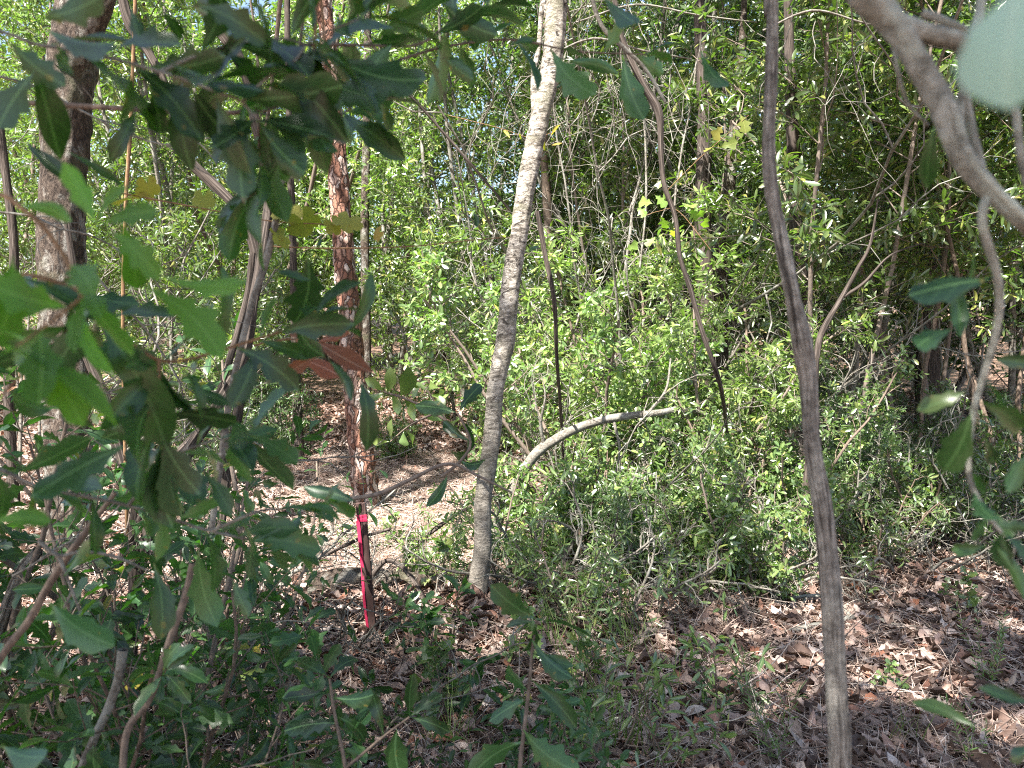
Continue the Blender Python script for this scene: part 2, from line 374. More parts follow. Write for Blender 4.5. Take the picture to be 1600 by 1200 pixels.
        c = ramp(t, n1, [(.3, (.045, .039, .033)), (.48, (.18, .16, .137)), (.68, (.44, .41, .365))]).outputs[0]
        c = mix(t, math_(t, 'MULTIPLY', ramp(t, n3, [(.48, (0, 0, 0)), (.56, (1, 1, 1))]).outputs[0], .6), c, mix(t, n1, (.17, .155, .12), (.55, .53, .48)))
        c = mix(t, ramp(t, n2, [(.40, (.85, .85, .85)), (.49, (0, 0, 0))]).outputs[0], c, (.028, .022, .018))
        cr = noise(55, (1, 1, 1.3), 6, rough=.75)
        c = mix(t, .75, c, mix(t, 1.0, c, ramp(t, cr, [(.36, (.5, .48, .45)), (.60, (1.6, 1.56, 1.5))]).outputs[0], 'MULTIPLY'))
        t.links.new(math_(t, 'ADD', n1, math_(t, 'MULTIPLY', n2, 1.5)), bp.inputs['Height']); bp.inputs['Distance'].default_value = .006
    elif kind == 'vinedark':
        n1 = noise(1.0, (170, 7, 1), 6, uv.outputs[0], .6, .3); n2 = noise(1.0, (55, 3, 1), 4, uv.outputs[0])
        c = ramp(t, n1, [(.3, (.014, .011, .009)), (.5, (.055, .042, .034)), (.72, (.15, .125, .11))]).outputs[0]
        c = mix(t, ramp(t, n2, [(.38, (.8, .8, .8)), (.46, (0, 0, 0))]).outputs[0], c, (.015, .011, .01))
        t.links.new(math_(t, 'ADD', n1, math_(t, 'MULTIPLY', n2, 1.5)), bp.inputs['Height']); bp.inputs['Distance'].default_value = .006
    elif kind == 'twiggrey':
        n2 = noise(90, (1, 1, 1), 4); n1 = noise(12, (1, 1, 1), 3)
        c = ramp(t, n2, [(.3, (.06, .052, .043)), (.6, (.17, .155, .13)), (.8, (.33, .315, .28))]).outputs[0]
        c = mix(t, math_(t, 'MULTIPLY', ramp(t, n1, [(.5, (0, 0, 0)), (.6, (1, 1, 1))]).outputs[0], .5), c, (.28, .28, .245))
        t.links.new(n2, bp.inputs['Height']); bp.inputs['Distance'].default_value = .004
    elif kind == 'greybranch':
        n2 = noise(70, (1, 1, 1), 6, rough=.7); n1 = noise(14, (1, 1, 1), 4)
        c = ramp(t, n2, [(.3, (.10, .095, .075)), (.5, (.27, .265, .225)), (.75, (.47, .465, .41))]).outputs[0]
        c = mix(t, math_(t, 'MULTIPLY', ramp(t, n1, [(.5, (0, 0, 0)), (.58, (1, 1, 1))]).outputs[0], .6), c, (.40, .42, .35))
        t.links.new(math_(t, 'ADD', n2, n1), bp.inputs['Height']); bp.inputs['Distance'].default_value = .01
    elif kind == 'twigbrown':
        n2 = noise(80, (1, 1, .5), 4)
        oi = N(t, 'ShaderNodeObjectInfo')
        c = ramp(t, n2, [(.3, (.05, .035, .025)), (.6, (.16, .115, .085)), (.8, (.27, .21, .17))]).outputs[0]
        c = mix(t, math_(t, 'MULTIPLY', oi.outputs['Random'], .5), c, (.22, .19, .165))
        t.links.new(n2, bp.inputs['Height']); bp.inputs['Distance'].default_value = .004
    elif kind == 'twigtan':
        n2 = noise(60, (1, 1, .5), 4)
        c = ramp(t, n2, [(.3, (.12, .07, .035)), (.7, (.27, .16, .085))]).outputs[0]
        t.links.new(n2, bp.inputs['Height']); bp.inputs['Distance'].default_value = .003
    elif kind == 'stake':
        n1 = noise(30, (1, 1, .12), 6); 
        c = ramp(t, n1, [(.3, (.03, .016, .014)), (.6, (.07, .04, .035)), (.8, (.14, .10, .085))]).outputs[0]  # dark wood, darkened further for the partial shade it stands in
        t.links.new(n1, bp.inputs['Height']); bp.inputs['Distance'].default_value = .004
    elif kind == 'ribbon':
        n1 = noise(40, (1, 1, .3), 3)
        c = ramp(t, n1, [(.35, (.26, .014, .045)), (.65, (.46, .035, .09))]).outputs[0]
        b.inputs['Roughness'].default_value = .45
        t.links.new(n1, bp.inputs['Height']); bp.inputs['Distance'].default_value = .003
    t.links.new(c, b.inputs['Base Color']); t.links.new(bp.outputs[0], b.inputs['Normal'])
    t.links.new(b.outputs[0], out.inputs[0])
    return m
for k in ('lichen', 'pale', 'pine', 'vine', 'vinedark', 'twiggrey', 'greybranch', 'twigbrown', 'twigtan', 'stake', 'ribbon'): M['b_' + k] = bark_mat(k + '_bark', k)

# ------------------------------------------------------------------ object bookkeeping
def tag(o, label=None, cat=None, group=None, kind=None):
    if label: o['label'] = label
    if cat: o['category'] = cat
    if group: o['group'] = group
    if kind: o['kind'] = kind
    return o
def empty(name, loc, label=None, cat=None, group=None, rz=0, sc=1):
    o = bpy.data.objects.new(name, None); col.objects.link(o)
    o.location = loc; o.rotation_euler = (0, 0, rz); o.scale = (sc, sc, sc); o.empty_display_size = .1
    return tag(o, label, cat, group)
def copy_tree(o, parent=None):
    c = o.copy(); col.objects.link(c); c.parent = parent
    for ch in list(o.children): copy_tree(ch, c)
    return c

# ------------------------------------------------------------------ growth
def unit(v): return v / (np.linalg.norm(v) + 1e-9)
def perp(rg, d):
    v = np.cross(d, rg.normal(size=3)); return unit(v)
def walk(rg, p0, d, L, n, wob, up):
    pts = [np.array(p0, float)]; d = unit(np.array(d, float))
    for i in range(n):
        d = unit(d + rg.normal(size=3) * wob + np.array([0, 0, up]))
        pts.append(pts[-1] + d * L / n)
    return np.array(pts)
class Plant:
    def __init__(s, seed): s.rg = np.random.default_rng(seed); s.paths = []; s.lp = []; s.ld = []; s.ln = []; s.ls = []
    def grow(s, p0, d, spec, lv, scale=1.0):
        """spec: list of levels (len, r0, nseg, wobble, up, nchild, t0, angle); the last level carries leaves"""
        rg = s.rg; L, r0, ns, wob, up, nc, t0, ang = spec[lv]
        L = L * scale * rg.uniform(.75, 1.25)
        pts = walk(rg, p0, d, L, ns, wob, up)
        s.paths.append((lv, pts, np.linspace(r0 * (.6 + .4 * scale), r0 * .4, ns + 1)))
        if lv == len(spec) - 1:
            s.leaf_along(pts, nc, t0); return
        for i in range(nc):
            t = t0 + (1 - t0) * (i + rg.uniform(.1, .9)) / nc
            f = t * ns; k = min(int(f), ns - 1); q = pts[k] + (pts[k+1] - pts[k]) * (f - k)
            dd = unit(pts[k+1] - pts[k])
            a = R(ang) * rg.uniform(.6, 1.3)
            nd = dd * math.cos(a) + perp(rg, dd) * math.sin(a)
            s.grow(q, nd, spec, lv + 1, scale * (1 - .45 * t))
    def leaf_along(s, pts, n, t0=.2, size=1.0, spread=.8):
        rg = s.rg; ns = len(pts) - 1
        t = t0 + (1 - t0) * (np.arange(n) + rg.uniform(0, .6, n)) / n; t = np.clip(t, 0, .999)
        f = t * ns; k = f.astype(int); q = pts[k] + (pts[k+1] - pts[k]) * (f - k)[:, None]
        dd = pts[k+1] - pts[k]; dd /= np.linalg.norm(dd, axis=1)[:, None] + 1e-9
        az = rg.uniform(0, 6.28) + np.arange(n) * 2.4
        a = np.cross(dd, [0.31, .2, .93]); a /= np.linalg.norm(a, axis=1)[:, None] + 1e-9; b = np.cross(dd, a)
        side = a * np.cos(az)[:, None] + b * np.sin(az)[:, None]
        d = dd * .55 + side * spread + rg.normal(size=(n, 3)) * .2 + np.array([0, 0, -.12])
        nr = np.array([0, 0, .8]) + rg.normal(size=(n, 3)) * .75 + dd * .3
        s.lp.append(q); s.ld.append(d); s.ln.append(nr); s.ls.append(rg.uniform(.6, 1.15, n) * size)
    def mesh(s, root, bark, leafm, tm, size, trunk_name='stem', lv_split=None, fol='foliage', ksides=(8, 5, 3, 3), origin=(0, 0, 0), bname='branches', stuff=False):
        g = Geo(); g2 = Geo()
        for lv, pts, rad in s.paths:
            (g if (lv_split is None or lv <= lv_split) else g2).tube(pts, rad, ksides[min(lv, len(ksides) - 1)])
        if g.n: g.build(trunk_name, bark, root, origin)
        if g2.n: g2.build(bname, bark, root, origin)
        if s.lp and leafm:
            lp, ld, ln, ls = map(np.concatenate, (s.lp, s.ld, s.ln, s.ls))
            g = Geo(); ch = s.rg.integers(0, len(tm), len(lp))
            for i, T in enumerate(tm):
                k = ch == i; g.leaves(T, lp[k], ld[k], ln[k], ls[k] * size)
            g.build(fol, leafm, root, origin)
        return root

# ------------------------------------------------------------------ ground
def axis(lo, hi, fine_lo, fine_hi, step):
    a = list(np.arange(fine_lo, fine_hi, step)); s = step
    x = fine_hi; 
    while x < hi: a.append(x); s *= 1.25; x += s
    a.append(hi); x = fine_lo; s = step; b = []
    while x > lo: s *= 1.25; x -= s; b.append(max(x, lo))
    return np.array(sorted(set(b)) + a)
xs = axis(-300, 300, -8, 8, .12); ys = axis(-60, 400, -1, 14, .12)
V = [(x, y, gh(x, y)) for y in ys for x in xs]
nx, ny = len(xs), len(ys)
i = (np.arange(ny - 1)[:, None] * nx + np.arange(nx - 1)[None, :])
Q = np.stack([i, i + 1, i + nx + 1, i + nx], axis=2).reshape(-1)
ground = mesh_obj('ground', V, Q, np.full((nx - 1) * (ny - 1), 4), M['ground'], kind='structure')

rg = np.random.default_rng(7)
def scatter(n, dmin, dmax, power=1.0, lim=.78):
    """random ground points in the wedge in front of the camera, thinner with distance"""
    u = rg.uniform(0, 1, n); d = dmin + (dmax - dmin) * u ** power
    x = rg.uniform(-lim, lim, n) * d
    return np.array([(a, b, gh(a, b)) for a, b in zip(x, d)])
p = scatter(80000, 1.9, 11.5, 1.35)
g = Geo(); n = len(p)
a = rg.uniform(0, 6.28, n); d = np.stack([np.cos(a), np.sin(a), rg.normal(0, .24, n)], 1); nr = np.stack([rg.normal(0, .42, n), rg.normal(0, .42, n), np.ones(n)], 1)
p[:, 2] += rg.uniform(.004, .035, n); sz = rg.uniform(.032, .092, n) * rg.choice([1, 1, 1, 1.3], n); ch = rg.integers(0, 6, n)
DEAD += [oak(21, .5, 3, .5, .3, .5), oak(22, .55, 3, .55, -.3, -.4)]
for k in range(6): g.leaves(DEAD[k], p[ch == k], d[ch == k], nr[ch == k], sz[ch == k])
tag(g.build('leaf_litter', M['litter']), kind='stuff')
p = scatter(52000, 1.9, 9.5, 1.4)
g = Geo(); n = len(p); a = rg.uniform(0, 6.28, n); d = np.stack([np.cos(a), np.sin(a), rg.normal(0, .22, n)], 1); p[:, 2] += rg.uniform(.01, .05, n)
NEED = (np.array([(-.5, 0, 0), (.5, 0, 0), (.5, .5, .05), (-.5, .5, .05), (0, 1, -.03)], float), np.array([0, 1, 2, 3, 3, 2, 4]), np.array([4, 3]), np.zeros((5, 2)) + .3)
g.leaves(NEED, p, d, np.tile([0, 0, 1.0], (n, 1)) + rg.normal(0, .3, (n, 3)), rg.uniform(.08, .18, n), .0022)
tag(g.build('pine_needle_litter', M['needle']), kind='stuff')
g = Geo(); n = 26000
px_ = rg.normal(-.75, .75, n); py_ = rg.uniform(3.9, 7.6, n); p = np.array([(a_, b_, gh(a_, b_) + c_) for a_, b_, c_ in zip(px_, py_, rg.uniform(.03, .06, n))])
a = rg.uniform(0, 6.28, n); d = np.stack([np.cos(a), np.sin(a), rg.normal(0, .15, n)], 1)
g.leaves(NEED, p, d, np.tile([0, 0, 1.0], (n, 1)) + rg.normal(0, .3, (n, 3)), rg.uniform(.08, .2, n), .003)
tag(g.build('sunpatch_needle_mat', M['needle']), kind='stuff')  # pine needles laid extra thick here to brighten the sunlit clearing
g = Geo()
for q in scatter(2600, 1.9, 9, 1.3):
    a = rg.uniform(0, 6.28); L = rg.uniform(.12, .55)
    pts = walk(rg, q + [0, 0, .03], (math.cos(a), math.sin(a), rg.normal(0, .12)), L, 4, .18, 0)
    g.tube(pts, np.linspace(rg.uniform(.0015, .0045), .001, 5), 4)
tag(g.build('twig_litter', M['twig']), kind='stuff')

# ------------------------------------------------------------------ far wood: one mass
rg = np.random.default_rng(21)
def far_mass():
    g = Geo(); n = 210000
    cx = rg.uniform(-17, 17, 560); cy = rg.uniform(14, 24, 560); cz = rg.uniform(.9, 14.5, 560) + cy * 0.03
    cr = rg.uniform(.6, 1.6, 560); k = rg.integers(0, 560, n)
    u = rg.normal(size=(n, 3)); u /= np.linalg.norm(u, axis=1)[:, None]; u *= (rg.uniform(.25, 1, n) ** .5)[:, None] * cr[k][:, None]
    p = np.stack([cx[k], cy[k], cz[k]], 1) + u * [1, 1, .7]
    d = u / cr[k][:, None] + rg.normal(size=(n, 3)) * .7
    ch = rg.integers(0, 3, n); sz = rg.uniform(.12, .24, n)
    for q in range(3): g.leaves(LANCE[q], p[ch == q], d[ch == q], rg.normal(size=(int((ch == q).sum()), 3)) * .6 + [0, 0, 1], sz[ch == q])
    return g
tag(far_mass().build('far_woods', M['shrub_c']), kind='stuff')

# ------------------------------------------------------------------ prototypes of shrubs (built once, copied)
PROTO = {}
def make_shrub(key, seed, h, nst, spread, leafm, tm, lsize, bark, dens=1.0, tn='stem', leaves=8, twl=.28):
    t0 = .36 if key.startswith('high') else .06
    root = empty('evergreen_shrub', (0, 0, -50))
    pl = Plant(seed); rg = pl.rg
    spec = [(h, .018 * h ** .5 * (.55 if t0 > .1 else .8), 9, .10, .05, int(20 * dens), t0, 55), (h * .30, .006, 5, .22, .03, int(10 * dens), .12, 55), (twl, .0022, 3, .22, .02, leaves, .1, 0)]
    for i in range(nst):
        a = i / nst * 6.28 + rg.uniform(-.4, .4)
        pl.grow((math.cos(a) * .08, math.sin(a) * .08, -.03), (math.cos(a) * spread, math.sin(a) * spread, 1), spec, 0)
    pl.mesh(root, bark, leafm, tm, lsize, 'stems' if nst > 1 else 'stem')
    PROTO[key] = root; return root
make_shrub('tallA', 1, 4.8, 5, .26, M['shrub_a'], LANCE, .085, M['b_twiggrey'], 1.15, leaves=9)
make_shrub('tallB', 2, 5.2, 5, .24, M['shrub_b'], LANCE, .088, M['b_twiggrey'], 1.15, leaves=9)
make_shrub('tallC', 3, 4.6, 5, .30, M['shrub_c'], LANCE, .080, M['b_twigbrown'], 1.15, leaves=9)
make_shrub('highB', 12, 4.6, 4, .30, M['shrub_a'], LANC2, .108, M['b_twigbrown'], 1.3, leaves=9)
make_shrub('midA', 4, 2.3, 5, .45, M['shrub_a'], LANC2, .098, M['b_twiggrey'], .8)
make_shrub('midB', 5, 2.0, 5, .50, M['shrub_c'], LANC2, .090, M['b_twigbrown'], .8)
make_shrub('midC', 6, 1.7, 5, .5, M['shrub_b'], LANC2, .080, M['b_twiggrey'], .85)
make_shrub('midD', 14, 1.9, 5, .55, M['near'], OVALS, .062, M['b_twigbrown'], .8)
# low ones
make_shrub('lowA', 7, .85, 6, .6, M['near'], OVALS, .055, M['b_twigbrown'], .6, leaves=6, twl=.14)
make_shrub('lowB', 8, .7, 6, .7, M['near'], LANC2, .075, M['b_twigbrown'], .42, leaves=5, twl=.16)
make_shrub('lowC', 9, 1.0, 5, .5, M['shrub_b'], LANC2, .062, M['b_twiggrey'], .6, leaves=6, twl=.16)
def make_bare(key, seed, h, nst, spread):
    root = empty('dead_shrub', (0, 0, -50)); pl = Plant(seed); rg = pl.rg
    spec = [(h, .011, 12, .16, .03, 9, .1, 45), (h * .42, .005, 8, .3, .0, 7, .1, 50), (h * .16, .0022, 4, .35, -.02, 0, .1, 0)]
    for i in range(nst):
        a = i / nst * 6.28
        pl.grow((math.cos(a) * .15, math.sin(a) * .15, -.03), (math.cos(a) * spread, math.sin(a) * spread, 1), spec, 0)
    pl.lp = []
    pl.mesh(root, M['b_twiggrey'], None, None, 1, 'stems')
    PROTO[key] = root
make_bare('bareA', 31, 3.0, 5, .3); make_bare('bareB', 32, 2.0, 6, .6); make_bare('bareC', 33, .8, 7, 1.2)

def put(key, px, d, sc, rz, name, label, cat, group=None, dz=0.0, used={}):
    src = PROTO[key]
    o = src if key not in used else copy_tree(src); used[key] = 1
    o.name = name
    x, y, z = G(px, d); o.location = (x, y, z + dz); o.rotation_euler = (0, 0, rz)
    if isinstance(sc, tuple): o.scale = sc
    else: o.scale = (sc, sc, sc)
    for k in ('label', 'category', 'group'):
        if k in o: del o[k]
    return tag(o, label, cat, group)

# ------------------------------------------------------------------ the shrubs of the thicket
GS = 'tall evergreen shrubs walling the clearing'
rows = [  # key, px, depth, scale, label
 ('tallC', -60, 9.5, 1.1, 'tall leafy shrub at the far left edge, behind the mottled trunk'),
 ('tallC', 120, 11.5, 1.25, 'tall sunlit yellow-green shrub showing right behind the mottled trunk'),
 ('tallA', 270, 9.6, 1.2, 'tall bright leafy shrub between the mottled trunk and the twisted vines'),
 ('tallC', 400, 12.0, 1.3, 'tall sunny shrub farther back, behind the twisted vines'),
 ('tallA', 620, 12.4, 1.3, 'tall bright shrub just right of the flaky red trunk, far back'),
 ('tallC', 520, 14.0, 1.35, 'tall distant shrub seen behind the flaky red trunk'),
 ('tallA', 740, 10.4, 1.2, 'tall bright shrub filling the gap left of the pale leaning trunk'),
 ('tallA', 860, 11.8, 1.25, 'tall shrub directly behind the pale leaning trunk, far back'),
 ('tallB', 985, 10.8, 1.25, 'tall dim shrub behind the hanging tangle of grey twigs'),
 ('tallB', 1090, 12.6, 1.3, 'tall dim shrub around the dark brown far trunk'),
 ('tallB', 1180, 9.6, 1.15, 'tall blue-green shrub behind the upper vine pole'),
 ('tallB', 1330, 8.6, 1.15, 'tall dense blue-green shrub just right of the vine pole'),
 ('tallB', 1460, 9.8, 1.25, 'tall dense shrub behind the lichen grey branch fork'),
 ('tallB', 1600, 8.4, 1.2, 'tall dense shrub at the right edge of the photograph'),
 ('tallA', 1760, 10.5, 1.2, 'tall shrub beyond the right edge, only its side branches in view'),
 ('highB', 1300, 6.3, 1.0, 'nearer broad-leaved shrub with its crown right beside the vine pole'),
 ('highB', 1450, 6.8, 1.05, 'nearer broad-leaved shrub behind the upper lichen-grey branch'),
 ('highB', 1590, 5.9, .95, 'nearer broad-leaved shrub at the right edge behind the hanging sprig'),
 ('highB', 1010, 9.2, 1.0, 'broad-leaved shrub left of the dark brown far trunk'),
 ('tallC', 200, 14.5, 1.5, 'far tall shrub behind the reddish stem at the upper left'),
 ('tallC', 700, 14.5, 1.5, 'far tall shrub in the gap between the red pine and pale trunk'),
 ('tallA', 330, 12.5, 1.4, 'far tall shrub behind the sagging dark vine'),
 ('tallB', 940, 13.5, 1.5, 'far tall dim shrub right of the pale trunk top'),
 ('tallB', 1240, 12.0, 1.5, 'far tall shrub behind the vine pole'),
 ('tallC', 1400, 13.0, 1.3, 'tallest far shrub rising behind the dense right-hand shrubs'),
]
rg = np.random.default_rng(5)
for key, px, d, sc, lab in rows:
    put(key, px, d, sc, rg.uniform(0, 6.28), 'evergreen_shrub', lab, 'shrub', GS)
GM = 'waist high shrubs in the middle of the thicket'
mids = [
 ('midA', 250, 7.6, .95, 'sunlit shrub low behind the twisted vines'),
 ('midC', 395, 8.6, .9, 'shaded shrub at the back of the clearing, left of the small dark trunk'),
 ('midA', 715, 8.8, .9, 'glossy sunlit shrub between the flaky red trunk and the pale leaning trunk'),
 ('midD', 905, 5.6, .92, 'bright glossy shrub immediately right of the pale leaning trunk'),
 ('midB', 985, 6.2, 1.0, 'sunlit yellow-green shrub behind the arched fallen stem'),
 ('midB', 1075, 5.2, .72, 'sunlit shrub at the right end of the arched fallen stem'),
 ('midB', 1150, 5.9, .90, 'sunlit shrub standing left of the vine pole at mid height'),
 ('midD', 1180, 4.5, .62, 'low bright shrub touching the left side of the vine pole'),
 ('midC', 1290, 6.6, .6, 'shaded shrub just behind the middle of the vine pole'),
 ('midC', 1420, 7.2, .4, 'shaded low shrub in front of the bright right-hand clearing'),
 ('midC', 1590, 6.6, .45, 'shaded shrub at the right edge behind the hanging oak sprig'),
 ('midC', 1345, 5.0, .5, 'low shaded shrub right of the vine pole behind the lichen log'),
 ('midA', 840, 7.4, .9, 'leafy shrub glimpsed behind the middle of the pale leaning trunk'),
]
for key, px, d, sc, lab in mids:
    put(key, px, d, sc, rg.uniform(0, 6.28), 'leafy_shrub', lab, 'shrub', GM)
GL = 'knee high bushes on the forest floor'
lows = [
 ('lowB', 668, 4.0, .5, 'small narrow-leaved bush on the sunny litter between the stake and the pale trunk'),
 ('lowA', 612, 7.4, .55, 'small round-leaved bush right of the flaky red trunk base'),
 ('lowB', 800, 3.9, .7, 'small bush hugging the right foot of the pale leaning trunk'),
 ('lowB', 905, 3.5, .6, 'low narrow-leaved bush in front of the arched fallen stem'),
 ('lowC', 975, 4.0, .6, 'dark green low bush under the middle of the arched fallen stem'),
 ('lowA', 1040, 4.2, .8, 'round-leaved bush at the edge of the brown leaf litter'),
 ('lowB', 1100, 4.0, .65, 'small bush with long leaves right at the litter edge'),
 ('lowA', 1190, 3.9, .75, 'glossy round-leaved bush against the left of the vine pole, low down'),
 ('lowB', 930, 4.4, .9, 'narrow-leaved bush growing up in front of the arched fallen stem'),
 ('lowB', 1370, 4.4, .7, 'shaded bush behind the short lichen log on the right'),
 ('lowA', 1480, 4.8, .8, 'shaded bush in the middle of the right-hand undergrowth'),
 ('lowC', 1580, 4.4, .75, 'shaded bush at the right edge of the undergrowth'),
 ('lowA', 1270, 4.9, .8, 'bush with round leaves half hidden behind the vine pole'),
 ('lowC', 440, 7.4, .8, 'shaded bush at the foot of the small dark trunk'),
 ('lowC', 330, 6.2, .8, 'bush low behind the braided vines'),
 ('lowC', 1420, 5.6, .8, 'bush below the bright right-hand clearing'),
 ('lowC', 1540, 5.6, .9, 'bush behind the lower end of the hanging oak sprig'),
 ('lowA', 870, 4.5, .8, 'bright bush between the pale trunk and the arched fallen stem'),
 ('lowB', 1000, 4.8, .8, 'bright bush behind the right half of the arched fallen stem'),
]
for key, px, d, sc, lab in lows:
    put(key, px, d, sc, rg.uniform(0, 6.28), 'low_bush', lab, 'bush', GL)
GD = 'leafless grey shrubs in the thicket'
for key, px, d, sc, lab in [
 ('bareA', 930, 6.6, 1.25, 'leafless grey shrub with a fine hanging twig tangle right of the pale trunk'),
 ('bareA', 1010, 7.4, 1.45, 'taller leafless grey shrub behind the hanging twig tangle'),
 ('bareB', 1120, 6.9, 1.3, 'leafless grey shrub in front of the dark brown far trunk'),
 ('bareB', 1370, 5.2, .9, 'leafless grey shrub in the shaded brush right of the vine pole'),
 ('bareB', 60, 5.4, 1.2, 'leafless twiggy shrub crowding the left of the mottled trunk'),
 ('bareA', 20, 6.6, 1.1, 'tall leafless twiggy shrub at the left edge'),
 ('bareB', 960, 5.0, .75, 'leafless grey shrub poking through the sunlit bushes behind the arched stem'),
 ('bareB', 1085, 4.8, .7, 'leafless grey shrub poking through the sunlit bushes under the wavy dark stem'),
 ('bareC', 1000, 3.7, .8, 'low dry twigs spilling from the bushes onto the litter'),
 ('bareC', 1200, 4.1, .8, 'low dry twigs left of the vine pole at the litter edge'),
 ('bareC', 1420, 4.4, .9, 'low dry twigs along the back edge of the right-hand litter'),
 ('bareC', 1130, 4.5, .9, 'low dry brush heap under the sunlit shrubs'),
 ('bareC', 640, 4.0, .5, 'low arching dry brush on the bank behind the stake'),
 ('bareC', 490, 3.3, .75, 'low grey brush left of the stake'),
 ('bareC', 1330, 4.5, .8, 'low grey brush behind the vine pole at the litter edge'),
 ('bareC', 1500, 4.9, 1.0, 'low grey brush in the right-hand undergrowth'),
 ('bareC', 880, 3.9, .9, 'low grey brush below the left end of the arched stem'),
 ('bareC', 350, 3.6, .9, 'low grey brush under the left-hand oak saplings'),
 ('bareA', 1500, 7.4, 1.1, 'leafless shrub standing in the dense right-hand foliage')]:
    put(key, px, d, sc, rg.uniform(0, 6.28), 'dead_shrub', lab, 'dead shrub', GD)

# ------------------------------------------------------------------ trees
def trunk_mod(seed, amp, fz=1.0):
    def f(th, L):
        return 1 + amp * np.sin(th * 3 + seed + L * 1.3) * .5 + amp * np.sin(th * 5 + L * 2.1 * fz) * .3 + amp * .4 * np.sin(L * 9 * fz + th * 2)
    return f
def rough_mod(seed, amp, sx, sz):
    def f(th, L):
        th_, L_ = np.broadcast_arrays(th, L); out = np.ones(th_.shape)
        for i in range(th_.shape[0]):
            for j in range(th_.shape[1]):
                out[i, j] = 1 + amp * mn.fractal((math.cos(th_[i, j]) * sx + seed, math.sin(th_[i, j]) * sx, L_[i, j] * sz), 1.0, 2.0, 4)
        return out
    return f
def tree(name, pix, bark, label, crown=None, mod=None, k=28, sub=14, cat='tree', group=None, limbs=(), flare=1.25):
    """pix: list of (px, py, depth, width in photograph pixels) from the foot up; the first is dropped to the ground"""
    pts = []; rad = []
    for (px, py, d, wd) in pix: pts.append(P(px, py, d)); rad.append(.88 * wd / 2 / F * d)
    pts = np.array(pts); rad = np.array(rad)
    foot = pts[0].copy(); foot[2] = gh(foot[0], foot[1])
    pts[0] = foot
    root = empty(name, foot, label, cat, group)
    low = foot + [0, 0, -.12]
    pts = np.concatenate([[low], pts]); rad = np.concatenate([[rad[0] * flare], rad * 1.0]); rad[1] *= (1 + (flare - 1) * .5)
    g = Geo(); g.tube(pts, rad, k, mod, sub); tr = g.build('trunk', bark, root, foot)
    for lp in limbs:
        q = np.array([P(a, b, c) for a, b, c, _ in lp]); rr = np.array([wd / 2 / F * c for a, b, c, wd in lp])
        g = Geo(); g.tube(q, rr, max(8, k // 2), mod, 8); g.build('limb', bark, root, foot)
    if crown:
        pl = Plant(crown['seed']); r_ = pl.rg; top = pts[-1]; base = crown.get('base', 0.0)
        for i in range(crown['n']):
            t = r_.uniform(0, 1); z0 = top + np.array([0, 0, crown['h'] * t])
            a = crown.get('az', 0) + r_.uniform(-1, 1) * crown.get('daz', 3.14)
            pl.grow(z0, (math.cos(a), math.sin(a), crown.get('up', .35)), crown['spec'], 0, 1 - .35 * t)
        # leader
        pl.paths.append((0, walk(r_, top, (crown.get('lx', 0), crown.get('ly', 0), 1), crown['h'], 6, .05, .02), np.linspace(rad[-1], rad[-1] * .25, 7)))
        pl.mesh(root, bark if crown.get('bark') is None else crown['bark'], crown['mat'], crown.get('tm', LANCE), crown['leaf'], 'branches', origin=foot, fol='crown', ksides=(6, 4, 3))
    return root
def cspec(R_, nb=10, nt=9, nl=13, tw=.5): return [(R_, .035, 6, .14, .05, nb, .2, 45), (R_ * .42, .012, 4, .2, .03, nt, .15, 50), (tw, .004, 3, .25, .0, nl, .1, 0)]

# mottled oak on the left
tree('oak_tree', [(118, 905, 4.2, 84), (112, 800, 4.2, 80), (104, 640, 4.2, 76), (98, 480, 4.2, 76), (96, 330, 4.2, 74), (106, 180, 4.2, 74), (118, 60, 4.2, 78), (126, -40, 4.2, 70), (128, -200, 4.2, 62)],
     M['b_lichen'], 'thick mottled grey-brown trunk with pale lichen blotches at the left, forking at the top',
     crown=dict(seed=3, n=9, h=2.6, az=2.6, daz=1.2, up=.3, spec=cspec(2.3), mat=M['oakfar'], leaf=.085, bark=M['b_twigbrown']),
     mod=rough_mod(3, .16, 2.2, 5), k=40, sub=16,
     limbs=[[(108, 110, 4.15, 46), (140, 40, 4.1, 42), (168, -30, 4.05, 38), (190, -160, 4.0, 30)]])
# flaky red pine
tree('pine_tree', [(573, 792, 5.85, 44), (566, 720, 5.85, 41), (556, 620, 5.85, 40), (547, 500, 5.85, 38), (537, 400, 5.85, 36), (529, 280, 5.85, 34), (521, 180, 5.85, 31), (512, 60, 5.85, 28), (505, -60, 5.85, 27), (500, -700, 5.9, 22)],
     M['b_pine'], 'slender pine trunk with flaky reddish bark plates behind the stake',
     crown=dict(seed=5, n=12, h=1.8, up=.2, spec=cspec(1.6, 7, 6, 9), mat=M['needleleaf'], tm=MYRT, leaf=.11, bark=M['b_twigbrown']),
     mod=rough_mod(8, .22, 3.5, 14), k=40, sub=18)
